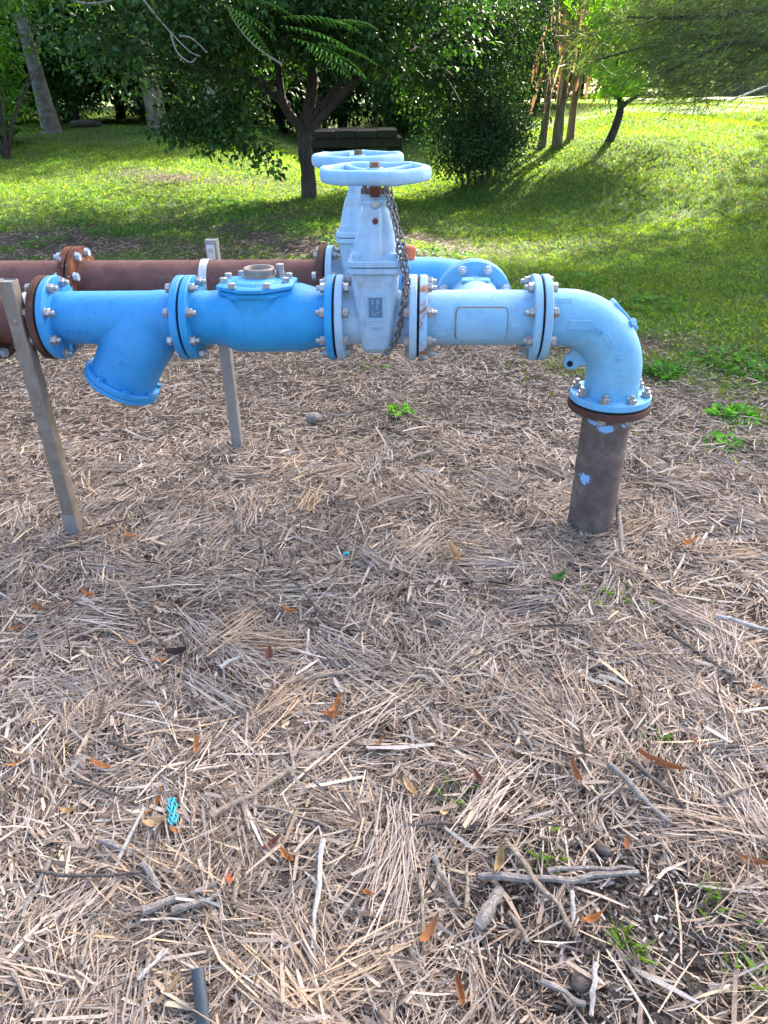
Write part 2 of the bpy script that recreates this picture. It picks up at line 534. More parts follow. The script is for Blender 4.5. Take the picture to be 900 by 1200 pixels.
def vnoise(x, y, sc, seed=0):
    """cheap smooth value noise 0..1"""
    x = np.asarray(x, float) * sc + 37.7 * seed; y = np.asarray(y, float) * sc + 11.3 * seed
    xi, yi = np.floor(x), np.floor(y); fx, fy = x - xi, y - yi
    fx = fx * fx * (3 - 2 * fx); fy = fy * fy * (3 - 2 * fy)
    def hsh(a, b):
        s = np.sin(a * 127.1 + b * 311.7 + seed * 17.3) * 43758.5453
        return s - np.floor(s)
    return (hsh(xi, yi) * (1 - fx) + hsh(xi + 1, yi) * fx) * (1 - fy) + (hsh(xi, yi + 1) * (1 - fx) + hsh(xi + 1, yi + 1) * fx) * fy

def ground_mat():
    m, nt, b = new_mat('soil_litter_and_turf')
    co = geo_pos(nt)
    a = nt.nodes.new('ShaderNodeAttribute'); a.attribute_name = 'turf'
    n1 = noise(nt, co, 6, 10, 0.75, 0.5); n2 = noise(nt, co, 70, 8, 0.75)
    soil = ramp(nt, n2, [(0.3, (0.028, 0.022, 0.018)), (0.5, (0.05, 0.039, 0.031)), (0.72, (0.13, 0.105, 0.086))])
    soil = mixc(nt, ramp(nt, n1, [(0.4, (0, 0, 0)), (0.65, (0.5,) * 3)]), soil, (0.13, 0.10, 0.08))
    n3 = noise(nt, co, 1.3, 8, 0.7); n4 = noise(nt, co, 45, 6, 0.8)
    turf = ramp(nt, n4, [(0.3, (0.025, 0.055, 0.012)), (0.55, (0.055, 0.12, 0.024)), (0.8, (0.10, 0.19, 0.04))])
    turf = mixc(nt, ramp(nt, n3, [(0.5, (0, 0, 0)), (0.72, (0.7,) * 3)]), turf, (0.11, 0.085, 0.05))
    nt.links.new(mixc(nt, a.outputs['Fac'], soil, turf), b.inputs['Base Color'])
    b.inputs['Roughness'].default_value = 0.95
    b.inputs['Specular IOR Level'].default_value = 0.15
    bump(nt, b, n2, 0.8, 0.012)
    return m

def cover(x, y):
    """how grassy: patchy near the mulch edge, bare scars, full lawn further off"""
    e = y - lawn_edge(x)
    c = ss(-.6, 2.2 - 1.0 * ss(.8, 1.8, x), e + 2.4 * (vnoise(x, y, 1.6, 4) - .5) + 1.0 * (vnoise(x, y, 4.6, 14) - .5))
    thin = np.exp(-((y - 8.2) / 1.9) ** 2) * (1 - ss(0.0, 2.0, x)) * 1.75 * vnoise(x, y, 1.7, 9)
    thin = np.maximum(thin, np.exp(-((y - 12.3 + .2 * x) / .7) ** 2) * np.exp(-((x + 3.5) / 2.2) ** 2) * 1.2 * vnoise(x, y, 1.5, 19))
    scar = np.exp(-(((y - 8.4 - .15 * x) / .7) ** 2)) * np.exp(-((x - 2.2) / 1.5) ** 2) * .4
    return np.clip(c - thin - scar, 0.03 * (e > -1.5), 1)
gme = np_mesh('ground', GV, GF)
tv = cover(GV[:, 0], GV[:, 1]) * .95 * (GV[:, 1] > 1)
at = gme.attributes.new('turf', 'FLOAT', 'POINT'); at.data.foreach_set('value', tv.astype(np.float32))
gme.polygons.foreach_set('use_smooth', [True] * len(gme.polygons))
ground = tag(obj('ground', gme, ground_mat()), 'soil and lawn rising gently to the trees', 'ground', kind='structure')

# ================================================================== PIPEWORK
def line_thing(name, label, cat, s, t=0.0, z=ZA, group=None):
    return thing(name, label, cat, L(s, t, z), PHI, group)

RX = lambda a: Matrix.Rotation(rad(a), 4, 'X')
RY = lambda a: Matrix.Rotation(rad(a), 4, 'Y')
RZ = lambda a: Matrix.Rotation(rad(a), 4, 'Z')
T = lambda x, y, z: Matrix.Translation((x, y, z))

S0, S1, S2, S3, S4, S5 = -1.137, -0.661, -0.151, 0.125, 0.528, 0.810

# --- Y strainer ------------------------------------------------------------
def make_strainer():
    w = S1 - S0; h = w / 2
    t = line_thing('y_strainer', 'vivid blue Y strainer with angled branch pointing down to the mulch', 'strainer', (S0 + S1) / 2)
    m = MB()
    m.lathe([(-h + .012, R_P - .002), (-h + .05, R_P - .002), (h - .012, R_P)], 40)
    # branch leaves the run near its downstream end and points down and upstream
    c = Vector((h - 0.150, 0, 0)); d = Vector((-0.50, 0, -0.866)); ln = 0.262
    rot = Matrix.Translation(c) @ d.to_track_quat('X', 'Z').to_matrix().to_4x4()
    m.rings([[(a_, b_ * math.cos(2 * math.pi * k / 40), c_ * math.sin(2 * math.pi * k / 40)) if abs((rot.to_3x3() @ Vector((0, 1, 0))).y) < .5 else (a_, c_ * math.cos(2 * math.pi * k / 40), b_ * math.sin(2 * math.pi * k / 40)) for k in range(40)]
             for a_, b_, c_ in ((-.074, .03, .03), (-.05, .075, .07), (-.01, .118, .092), (.04, .130, .104), (.10, .124, .112), (.16, .116, .113), (ln - .012, .113, .113))], rot)
    m.lathe([(h - 0.20, 0.084), (h - 0.10, 0.0925), (h - 0.02, 0.0925)], 40)
    cast('body', m, M['blue2'], t, 0.0035, 2)
    fl = MB().lathe([(ln - 0.020, .02), (ln - .020, 0.127), (ln - 0.016, 0.131), (ln - 0.001, 0.131), (ln - .001, .02)], 48, rot).build('branch_flange', M['blue2'], t, 35)
    cv = MB().lathe([(ln + 0.001, .02), (ln + 0.001, 0.132), (ln + 0.015, 0.132), (ln + 0.020, 0.127), (ln + 0.020, .02)], 48, rot).build('cover', M['blue2'], t, 35)
    for k in range(8):
        a = 2 * math.pi * (k + .5) / 8
        mm = rot @ T(ln, 0.1215 * math.cos(a), 0.1215 * math.sin(a))
        if k in (0, 1, 6, 7): pass
        obj('cover_bolt', COVER_BOLT, M['blue2'], cv, mm)
    flange(t, -h, 1, M['blue2']); flange(t, h, -1, M['blue2'])
    gasket(t, -h); gasket(t, h)
    bolt_ring(t, T(-h, 0, 0)); bolt_ring(t, T(h, 0, 0))
    lettering('TA505', 0.027, 0.0035, M['blue2'], t, T(-h + 0.105, -R_P + 0.0035, -0.022) @ RX(76))
    # raised size pad on the branch
    face = rot @ T(0.155, 0, 0)
    pos = (c + d * 0.150) + Vector((0.0, -0.1115, 0.0))
    pm = T(*pos) @ RY(-36) @ FRONT
    MB().box((-0.030, -0.012, -0.004), (0.030, 0.012, 0.0025), 0.002).build('size_pad', M['blue2'], t).matrix_local = pm
    lettering('150', 0.019, 0.001, M['blue2'], t, pm @ T(0, 0, 0.003))
    return t

cb = MB(); cb.hexa(0.022, -0.014, -0.030); COVER_BOLT = cb.mesh('cover_bolt')
make_strainer()

# --- swing check valve -----------------------------------------------------
def make_check():
    h = (S2 - S1) / 2
    t = line_thing('check_valve', 'bright blue swing check valve with bolted cover plate and open grey socket on top', 'valve', (S1 + S2) / 2)
    m = MB()
    m.lathe([(-h + .012, .092), (-h + .08, .089), (-h + .12, .094), (-h + .16, .112), (-h + .2, .116), (h - .12, .114), (h - .07, .100), (h - .012, .094)], 44)
    cx = -0.008
    m.lathe([(0.0, 0.088), (0.06, 0.090), (0.085, 0.098), (0.099, 0.102)], 40, T(cx, 0, 0) @ RY(-90))
    # front web of the neck
    m.add([], [])
    rs = []
    for z, hw, hd in ((-0.06, .02, .085), (0.02, .055, .112), (0.075, .07, .108), (0.099, .09, .112)):
        rs.append(rrect(cx - hw, -hd, cx + hw, 0.09, 0.03, z, 3))
    m.rings(rs)
    cast('body', m, M['blue'], t, 0.005, 9)
    # eight-sided body top flange and cover
    def octo(z0, z1, sx, sy, cut, mat, name, par):
        def ring(z, i):
            X, Y, c = sx - i, sy - i, cut
            return [(cx + X, -Y + c, z), (cx + X, Y - c, z), (cx + X - c * 1.35, Y, z), (cx - X + c * 1.35, Y, z), (cx - X, Y - c, z), (cx - X, -Y + c, z), (cx - X + c * 1.35, -Y, z), (cx + X - c * 1.35, -Y, z)]
        mb = MB().rings([ring(z0, .002), ring(z0 + .003, 0), ring(z1 - .004, 0), ring(z1, .005)])
        return mb.build(name, mat, par, 35)
    octo(0.108, 0.124, 0.122, 0.118, 0.062, M['blue'], 'body_top_flange', t).location.z = -.019
    cv = octo(0.1265, 0.142, 0.126, 0.122, 0.064, M['sky_v'], 'cover', t); cv.location.z = -.019
    dm = MB(); dm.lathe([(0.138, 0.086), (0.146, 0.078), (0.151, 0.062), (0.153, .02)], 32, T(cx, -0.006, 0) @ RY(-90))
    dm.build('cover_dome', M['sky_v'], cv, 40)
    for a, b in ((-0.108, -0.02), (-0.062, -0.100), (0.050, -0.100), (0.100, -0.02), (-0.108, 0.05), (0.10, 0.05), (0.052, 0.088), (-0.07, .088)):
        obj('bolt', CAP_BOLT, M['galv'], cv, T(cx + a, b, 0.142) @ RZ(random.uniform(0, 60)))
    # grey threaded socket with a hollow
    r = MB()
    seg = 24
    prof = [(0.150, 0.058), (0.156, 0.058), (0.158, 0.053), (0.176, 0.053), (0.180, 0.050), (0.180, 0.041), (0.177, 0.039), (0.160, 0.038), (0.160, 0.004)]
    r.lathe(prof, seg, T(cx + 0.004, 0.028, 0) @ RY(-90))
    r.build('socket', M['steel'], cv, 35)
    b2 = MB(); b2.hexa(0.026, 0.150, 0.166, T(cx + 0.074, 0.035, 0) @ RY(-90)); b2.hexa(0.030, 0.142, 0.150, T(cx + 0.074, 0.035, 0) @ RY(-90))
    b2.hexa(0.024, 0.166, 0.190, T(cx + 0.074, 0.035, 0) @ RY(-90))
    b2.build('plug', M['galv'], cv)
    flange(t, -h, 1, M['blue']); flange(t, h, -1, M['blue'])
    gasket(t, h)
    bolt_ring(t, T(h, 0, 0), flip=True)
    lettering('150', 0.020, 0.0015, M['sky_v'], cv, T(cx, -0.088, 0.1425))
    return t
M['sky_v'] = paint('bright_cyan_blue_paint', (0.02, 0.28, 0.66), (0.06, 0.38, 0.74), (0.05, 0.12, 0.2), 0.4, 0.5, 0.3)
cb = MB(); cb.lathe([(0, .014), (.003, .014)], 12, RY(-90)); cb.hexa(0.022, 0.003, 0.015, RY(-90)); CAP_BOLT = cb.mesh('bolt')
make_check()

# --- gate valves -----------------------------------------------------------
def make_wheel(par, mat, z, rz, tilt=0.0):
    Rm = 0.158
    m = MB(); seg = 72; rs = []
    sec = []
    for k in range(14):
        a = 2 * math.pi * k / 14
        ca, sa = math.cos(a), math.sin(a)
        sec.append((0.0155 * math.copysign(abs(ca) ** 0.7, ca), 0.0205 * math.copysign(abs(sa) ** 0.75, sa)))
    for i in range(seg):
        a = 2 * math.pi * i / seg
        sc = 1 + 0.06 * (math.sin(a * 6) > 0.85)
        wv = .0022 * math.sin(a * 9); rs.append([((Rm + wv + x) * math.cos(a), (Rm + wv + x) * math.sin(a), y * sc + .0012 * math.sin(a * 5 + 1)) for x, y in sec])
    m.rings(rs, closed_path=True)
    mt = T(0, 0, z) @ RX(tilt) @ RZ(rz)
    w = m.build('handwheel', mat, par, 40); w.matrix_local = mt
    hb = MB().lathe([(-0.036, 0.024), (-0.03, 0.028), (0.012, 0.028), (0.016, 0.024)], 20, RY(-90))
    hb.build('hub', mat, w, 35)
    for k in range(4):
        a = 2 * math.pi * k / 4
        pts = []
        for q in np.linspace(0.018, Rm, 7):
            u_ = (q - 0.018) / (Rm - .018)
            pts.append((q * math.cos(a + .12 * math.sin(u_ * 3.1)), q * math.sin(a + .12 * math.sin(u_ * 3.1)), 0.007 - 0.010 * (1 - u_)))
        MB().tube(pts, [0.0145, .0125, .011, .0105, .0108, .0115, .012], 10).build('spoke', mat, w, 60)
    nut = MB(); nut.hexa(0.028, 0.018, 0.032, RY(-90)); nut.lathe([(0.012, .018), (.019, .018)], 14, RY(-90))
    nut.build('stem_nut', M['boltrust'], w)
    return w

def make_gate(label, s, t_, rz, gland_rust):
    hw_ = (S3 - S2) / 2
    t = line_thing('gate_valve', label, 'valve', s, t_, ZA, 'gate valves with handwheels')
    m = MB()
    m.lathe([(-hw_ + .012, .093), (-hw_ + .05, .088), (hw_ - .05, .088), (hw_ - .012, .093)], 40)
    sec = [(-0.108, .046, .055), (-0.085, .053, .082), (-0.03, .058, .098), (0.03, .064, .104), (0.10, .071, .104), (0.172, .0765, .104)]
    m.rings([rrect(-a, -b, a, b, 0.022, z, 5) for z, a, b in sec])
    # bolt lugs below the bonnet joint
    for sx in (-1, 1):
        for sy in (-1, 1):
            m.lathe([(0.128, 0.012), (0.14, .0165), (0.175, .0165)], 16, T(sx * 0.046, sy * 0.094, 0) @ RY(-90))
    cast('body', m, M['chalk'], t, 0.0042, 5)
    fl = MB(); fl.rings([rrect(-a, -b, a, b, 0.024, z, 5) for z, a, b in ((0.166, .083, .116), (0.169, .086, .119), (0.183, .086, .119), (0.1845, .084, .117))])
    fl.build('body_top_flange', M['chalk'], t, 35)
    bf = MB(); bf.rings([rrect(-a, -b, a, b, 0.024, z, 5) for z, a, b in ((0.1875, .083, .116), (0.189, .086, .119), (0.203, .086, .119), (0.208, .081, .114))])
    bon = bf.build('bonnet_flange', M['chalk'], t, 35)
    MB().rings([rrect(-a, -b, a, b, 0.02, z, 4) for z, a, b in ((0.1848, .078, .11), (0.1872, .078, .11))]).build('bonnet_seal', M['gasket'], t, 35)
    b = MB()
    sec = [(0.200, .077, .100), (0.225, .073, .092), (0.262, .066, .078), (0.30, .057, .064), (0.330, .045, .052), (0.350, .036, .043), (0.372, .032, .038)]
    b.rings([rrect(-a, -c, a, c, min(a, c) * .62, z, 6) for z, a, c in sec])
    # front and back ribs running up to the stem
    b.rings([rrect(-a, -c, a, c, 0.010, z, 3) for z, a, c in ((0.20, .022, .112), (0.25, .021, .100), (0.31, .019, .076), (0.352, .017, .056))])
    for sx in (-1, 1):
        for sy in (-1, 1):
            b.lathe([(0.19, .017), (0.222, .016), (0.226, .012)], 14, T(sx * 0.058, sy * 0.088, 0) @ RY(-90))
    b.lathe([(0.355, 0.046), (0.364, 0.048), (0.374, 0.046)], 28, RY(-90))
    cast('bonnet', b, M['chalk'], t, 0.0036, 4)
    g = MB(); g.rings([rrect(-.048, -.03, .048, .03, .022, z, 4) for z in (0.374, 0.388)]); g.build('gland_plate', M['chalk'], t, 35)
    g2 = MB().lathe([(0.388, .026), (0.402, .026), (0.405, .020), (0.46, .014)], 18, RY(-90)); g2.build('stem', M['boltrust'], t, 35)
    for sx in (-1, 1):
        gb = MB(); gb.hexa(0.024, 0.388, 0.404, T(sx * 0.033, -0.004, 0) @ RY(-90)); gb.lathe([(0.404, .007), (0.420, .007)], 8, T(sx * .033, -.004, 0) @ RY(-90))
        gb.build('gland_bolt', M['boltrust'], t)
    if gland_rust:
        gb = MB(); gb.box((-0.014, -0.050, 0.383), (0.016, -0.026, 0.412), 0.003); gb.build('rusty_clip', M['rustfl'], t)
        gb = MB(); gb.hexa(0.020, 0.0, 0.010, T(0.002, -0.049, 0.362) @ RZ(-90)); gb.build('bonnet_bolt', M['galv'], t)
        gb = MB(); gb.hexa(0.017, 0.0, 0.009, T(0.002, -0.0705, 0.318) @ RZ(-90)); gb.build('bonnet_bolt', M['rustfl'], t)
        # framed nameplate recess with raised letters
        fm = MB()
        for lo, hi in (((-.030, -.1085, .018), (.030, -.1025, .022)), ((-.030, -.1085, .094), (.030, -.1025, .098)), ((-.030, -.1085, .0221), (-.026, -.1025, .0939)), ((.026, -.1085, .0221), (.030, -.1025, .0939))):
            fm.box(lo, hi)
        fm.build('plaque_frame', M['chalk'], t)
        pl = MB().box((-.021, -.1062, .029), (.021, -.1030, .091)).build('plaque', M['plaque'], t)
        for tx, zz, sz in (('S B', .0785, .022), ('  7', .060, .018), ('LLT', .041, .015)):
            lettering(tx, sz, .0012, M['chalk'], pl, T(0, -.1065, zz) @ FRONT)
        lettering('3P2116', .013, .0010, M['chalk'], t, T(0, -.1035, -.008) @ FRONT)
    flange(t, -hw_, 1, M['chalk']); flange(t, hw_, -1, M['chalk'])
    gasket(t, hw_)
    make_wheel(t, M['wheel'], 0.446, rz)
    return t
M['wheel'] = paint('weathered_wheel_paint', (0.19, 0.42, 0.64), (0.33, 0.55, 0.71), (0.22, 0.28, 0.33), 0.65, 1.0, 0.5, stain=.5)
gv1 = make_gate('chalky pale blue gate valve with handwheel, chain hanging down its side', (S2 + S3) / 2, 0.0, 38, True)
bolt_ring(gv1, T((S3 - S2) / 2, 0, 0))
TB = 0.54
SB = -0.105
gv2 = make_gate('pale blue gate valve on the rear brown pipe line, handwheel without chain', SB, TB, 12, False)
bolt_ring(gv2, T((S3 - S2) / 2, 0, 0)); bolt_ring(gv2, T(-(S3 - S2) / 2, 0, 0)); gasket(gv2, -(S3 - S2) / 2)

# --- tee -------------------------------------------------------------------
M['bedding'] = rusty('rust_stained_edge', (.12, .07, .04), (.30, .21, .14), (.42, .34, .27))
def make_tee():
    h = (S4 - S3) / 2; sc = (S3 + S4) / 2
    t = line_thing('pipe_tee', 'pale blue flanged tee with blank rectangular plate on its side', 'pipe fitting', sc)
    tb = 0.250
    m = MB()
    m.lathe([(-h + .012, R_P), (h - .012, R_P)], 48)
    m.lathe([(0, R_P), (tb - .012, R_P + .002)], 40, RZ(90))
    cast('body', m, M['pale'], t, 0.005, 6)
    flange(t, -h, 1, M['rustpaint']); flange(t, h, -1, M['pale'])
    flange(t, tb, -1, M['sky'], mtx=RZ(90)); gasket(t, tb, RZ(90), 0.139)
    gasket(t, h)
    bolt_ring(t, T(h, 0, 0), flip=True)
    bolt_ring(t, RZ(90) @ T(tb, 0, 0), 'bluebolt', flip=True)
    # curved blank plate that follows the barrel
    def patch(r0, r1, x0, x1, a0, a1, nx=8, na=10, cr=0.010):
        rs = []
        for i in range(na + 1):
            a = a0 + (a1 - a0) * i / na
            e = min(i, na - i)
            ins = cr * (0.7 if e == 0 else 0.15 if e == 1 else 0)
            X0, X1 = x0 + ins, x1 - ins
            rs.append([(X0, -r0 * math.cos(a), r0 * math.sin(a)), (X1, -r0 * math.cos(a), r0 * math.sin(a)), (X1, -r1 * math.cos(a), r1 * math.sin(a)), (X0, -r1 * math.cos(a), r1 * math.sin(a))])
        return MB().rings(rs)
    xp0, xp1 = on_line(533, 380)[0] - sc, on_line(590, 380)[0] - sc
    patch(R_P - .002, R_P + .0030, xp0 - .0045, xp1 + .0030, rad(-34), rad(36.5)).build('plate_bedding', M['bedding'], t, 30)
    patch(R_P, R_P + .0058, xp0, xp1, rad(-32), rad(33)).build('blank_plate', M['pale'], t, 30)
    # worn rating pad on the branch neck
    MB().box((-0.05, 0.135, R_P - .006), (0.05, 0.185, R_P + .003), 0.004).build('rating_pad', M['sky'], t)
    lettering('150', 0.026, .0012, M['pale'], t, T(0, 0.16, R_P + .0035))
    return t
make_tee()

# --- elbows ----------------------------------------------------------------
RB, CF = 0.195, 0.2865
def elbow_path(c0=CF, c1=CF, n=14):
    pts = [(-c0 + .012, 0, 0), (-(c0 + RB) / 2, 0, 0)]
    for k in range(n + 1):
        a = math.pi / 2 * k / n
        pts.append((-RB + RB * math.sin(a), 0, -RB + RB * math.cos(a)))
    pts += [(0, 0, -(c1 + RB) / 2), (0, 0, -c1 + .012)]
    return pts

def make_elbow_front():
    t = line_thing('pipe_elbow', 'pale blue right-angle pipe elbow turning down onto the rusty standpipe', 'pipe fitting', S5)
    c0, c1 = S5 - S4, ZA - 0.531
    m = MB(); m.tube(elbow_path(c0, c1), 0.0935, 44)
    # fixing eye under the inner corner
    m.rings([[(-0.150 + 0.030 * math.cos(a), y, -0.150 + 0.030 * math.sin(a)) for a in np.linspace(0, 2 * math.pi, 20, endpoint=False)] for y in (-0.012, 0.012)])
    m.rings([rrect(-0.155, -0.012, -0.08, 0.012, 0.004, z, 2) for z in (-0.165, -0.10)])
    cast('body', m, M['sky_e'], t, 0.005, 6)
    MB().tube([(-0.158, -0.018, -0.156), (-0.158, 0.018, -0.156)], 0.010, 12).build('dark_eye_plug', M['gasket'], t)  # solid black plug stands in for the shade inside the eye's hole
    flange(t, -c0, 1, M['pale'])
    fb = flange(t, c1, -1, M['sky'], mtx=RY(90)); gasket(t, c1, RY(90), 0.135)
    bolt_ring(t, RY(90) @ T(c1, 0, 0), 'galv', flip=True)
    q = -0.0935
    def pad(x, z, ang, w, hh, name='size_pad'):
        o = MB().box((-w / 2, -hh / 2, -0.004), (w / 2, hh / 2, 0.0022), 0.0018).build(name, M['sky_e'], t)
        o.matrix_local = T(x, q, z) @ RY(ang) @ FRONT
        return o
    def onl(px, py):
        s, _, z = on_line(px, py, -0.09)
        return s - S5, z - ZA
    x, z = onl(680, 381); pad(x, z, 2, .078, .034)
    x, z = onl(662, 353); 
    o = MB().box((-.024, -.008, -.004), (.024, .008, .002), .0015).build('size_pad', M['sky_e'], t); o.matrix_local = T(x, -0.083, z) @ RX(-28) @ FRONT
    x, z = onl(714, 400); pad(x, z, 52, .052, .022)
    x, z = onl(698, 388); lettering('150', 0.033, .0045, M['sky_e'], t, T(x, q + .0005, z) @ RY(22) @ FRONT)
    x, z = onl(724, 418); lettering('16', 0.033, .0060, M['sky_e'], t, T(x, q + .003, z) @ RY(72) @ FRONT)
    x, z = onl(727, 443); mb = MB().lathe([(0.086, .001), (0.0955, .014), (0.0935, .016), (0.08, .016)], 18, RZ(-90)); mb.build('casting_boss', M['sky_e'], t).matrix_local = T(x, 0, z)
    # flat locating plate on the outer shoulder
    a = rad(45); rr = RB + 0.0935
    o = MB().box((-0.062, -0.030, -0.02), (0.062, 0.030, 0.006), 0.003).build('shoulder_plate', M['sky_e'], t)
    o.matrix_local = T(-RB + rr * math.sin(a) - .0, 0.012, -RB + rr * math.cos(a)) @ RY(45)
    nb = MB(); nb.hexa(0.024, 0, 0.012, RY(-90)); nb.build('shoulder_stud', M['sky_e'], t).matrix_local = T(-RB + rr * math.sin(rad(50)), -0.028, -RB + rr * math.cos(rad(50))) @ RY(50) @ RX(50)
    return t
M['sky_e'] = paint('elbow_sky_blue_paint', (0.115, 0.37, 0.60), (0.21, 0.48, 0.67), (0.14, 0.22, 0.30), 0.5, 0.8, 0.4, stain=.28)
make_elbow_front()

def make_elbow_rear():
    sR = 0.327
    t = line_thing('pipe_elbow', 'sky blue elbow on the rear line turning in to meet the tee branch', 'pipe fitting', sR, TB)
    c0 = sR - (SB + (S3 - S2) / 2); c1 = TB - 0.250
    m = MB(); m.tube(elbow_path(c0, c1), 0.0935, 40)
    o = cast('body', m, M['sky_r'], t, 0.005, 5); o.matrix_local = RX(-90)
    flange(t, -c0, 1, M['sky_r'])
    fo = flange(t, -c1, 1, M['pale'], mtx=RZ(90))
    return t
M['sky_r'] = paint('rear_elbow_blue_paint', (0.035, 0.30, 0.70), (0.10, 0.42, 0.78), (0.10, 0.22, 0.36), 0.45, 0.5, 0.2)
make_elbow_rear()

# --- standpipe -------------------------------------------------------------
def make_standpipe():
    p = L(S5, 0, 0); g = tz(p.x, p.y)
    t = thing('standpipe', 'rusty brown standpipe with flecks of old blue paint rising from the mulch', 'pipe', (p.x, p.y, 0), PHI)
    top = 0.531
    MB().lathe([(-0.25, .085), (top - 0.03, .085)], 48, RY(-90)).build('pipe', M['standpipe'], t, 40)
    MB().lathe(flange_prof(top - 0.029, top - 0.004, 0.143), 56, RY(-90)).build('flange', M['rustbare'], t, 35)
    MB().lathe([(top - .050, .084), (top - .040, .093), (top - 0.028, .099)], 40, RY(-90)).build('weld_collar', M['rustbare'], t, 40)
    return t
make_standpipe()

# --- brown pipes -----------------------------------------------------------
def pipe_piece(label, s0, s1, t_, mat, fl0=None, fl1=None, r=0.0855, name='steel_pipe'):
    sc = (s0 + s1) / 2; h = (s1 - s0) / 2
    t = line_thing(name, label, 'pipe', sc, t_)
    MB().lathe([(-h + (.02 if fl0 else 0), r), (h - (.02 if fl1 else 0), r)], 44).build('pipe', mat, t, 40)
    if fl0: flange(t, -h, 1, fl0); MB().lathe([(-h + .028, .10), (-h + .036, .097), (-h + .043, r)], 40).build('weld_bead', fl0, t, 50)
    if fl1: flange(t, h, -1, fl1); MB().lathe([(h - .028, .10), (h - .036, .097), (h - .043, r)], 40).build('weld_bead', fl1, t, 50)
    return t
SK0 = -1.272
pb = pipe_piece('long dark brown pipe between the rusty flanges and the rear gate valve', SK0, SB - (S3 - S2) / 2, TB, M['rust'], M['rustfl'], M['rustbare'])
bolt_ring(pb, T(-(SB - (S3 - S2) / 2 - SK0) / 2, 0, 0), 'bluebolt', flip=True); gasket(pb, -(SB - (S3 - S2) / 2 - SK0) / 2)
pipe_piece('brown rear pipe running off past the rusty bolted flange', -2.9, SK0, TB, M['rust'], None, M['rustfl'])
ps = pipe_piece('short rusty flanged pipe piece behind the front post, beside the Y strainer', -1.36, S0, 0.0, M['rust'], M['rustbare'], M['rustbare'])
hs = (S0 + 1.36) / 2
bolt_ring(ps, T(-hs, 0, 0), 'bluebolt', flip=True); gasket(ps, -hs)
pipe_piece('weathered grey-blue pipe end bolted to the short rusty piece', -2.9, -1.36, 0.0, M['rustpaint'], None, M['rustpaint'])

# --- support posts ---------------------------------------------------------
def make_post(label, s, t_, hgt, base_t, front):
    p = L(s, t_, 0); g = tz(p.x, p.y)
    t = thing('support_post', label, 'post', (p.x, p.y, g), PHI, 'pipe support posts')
    w = 0.024
    m = MB(); 
    rs = [rrect(-w, -w, w, w, .004, z, 3) for z in (-0.25, hgt)]
    m.rings(rs, caps=False)
    ri = [rrect(-w + .003, -w + .003, w - .003, w - .003, .002, z, 3) for z in (hgt, hgt - .3)]
    m.rings(ri, caps=False)
    n = len(rs[0]); m.f += [(n + k, n + (k + 1) % n, 2 * n + (k + 1) % n, 2 * n + k) for k in range(n)]
    m.build('tube', M['steel'] if front else M['steel2'], t, 35)
    MB().box((-w + .002, -w + .002, hgt - .006), (w - .002, w - .002, hgt - .003)).build('end_cap', M['steel2'], t)
    scr = MB(); scr.lathe([(0, .001), (0.0, .010), (.003, .009), (.0045, .004)], 14, RZ(-90))
    me = scr.mesh('screw')
    for z in ((hgt - .13, hgt - .42) if front else (hgt - .05, )):
        obj('screw', me, M['boltrust'], t, T(0, -w - .0002, z))
    if front:
        MB().box((-w - .003, -w - .004, -0.02), (w + .003, -w - .001, 0.105), .001).build('foot_plate', M['steel2'], t)
    return t
hg = lambda s, t_: tz(L(s, t_, 0).x, L(s, t_, 0).y)
make_post('weathered steel post standing in the mulch before the front pipe line', -1.202, -0.115, 0.975 - hg(-1.202, -.115), 0, True)
make_post('steel post behind the brown rear pipe with strap bolted to its top', -0.735, TB + 0.125, 0.968 - hg(-.735, TB + .125), 0, False)

def make_strap(label, s, t_, a0, a1, r, tail, lean=0.0):
    t = line_thing('pipe_strap', label, 'strap', s, t_, ZA, 'pipe straps')
    pts = []
    n = 22
    for k in range(n + 1):
        a = a0 + (a1 - a0) * k / n
        pts.append((lean * k / n, -r * math.cos(a), r * math.sin(a), a))
    rs = []
    if tail:
        for (y, z) in tail:
            rs.append([(0 - .016, y, z), (0 + .016, y, z), (0 + .016, y + .003, z), (-.016, y + .003, z)])
    for x, y, z, a in reversed(pts):
        q = (r + .003) / r
        rs.append([(x - .016, y, z), (x + .016, y, z), (x + .016, y * q, z * q), (x - .016, y * q, z * q)])
    MB().rings(rs).build('band', M['strap'], t, 40)
    return t
st = make_strap('bright steel strap curving over the brown rear pipe from its post', -0.735, TB, rad(-60), rad(118), 0.087, None, 0.0)
mb = MB(); mb.box((-.016, 0.0925, 0.045), (.016, 0.0965, 0.128)); mb.build('tail', M['strap'], st)
mb = MB(); mb.hexa(.018, 0, .009, RZ(-90)); mb.build('bolt', M['galv'], st).matrix_local = T(0, 0.0925, 0.108)
st2 = make_strap('grey strap holding the short rusty pipe to the front post', -1.202, 0.0, rad(15), rad(215), 0.087, None, 0.0)

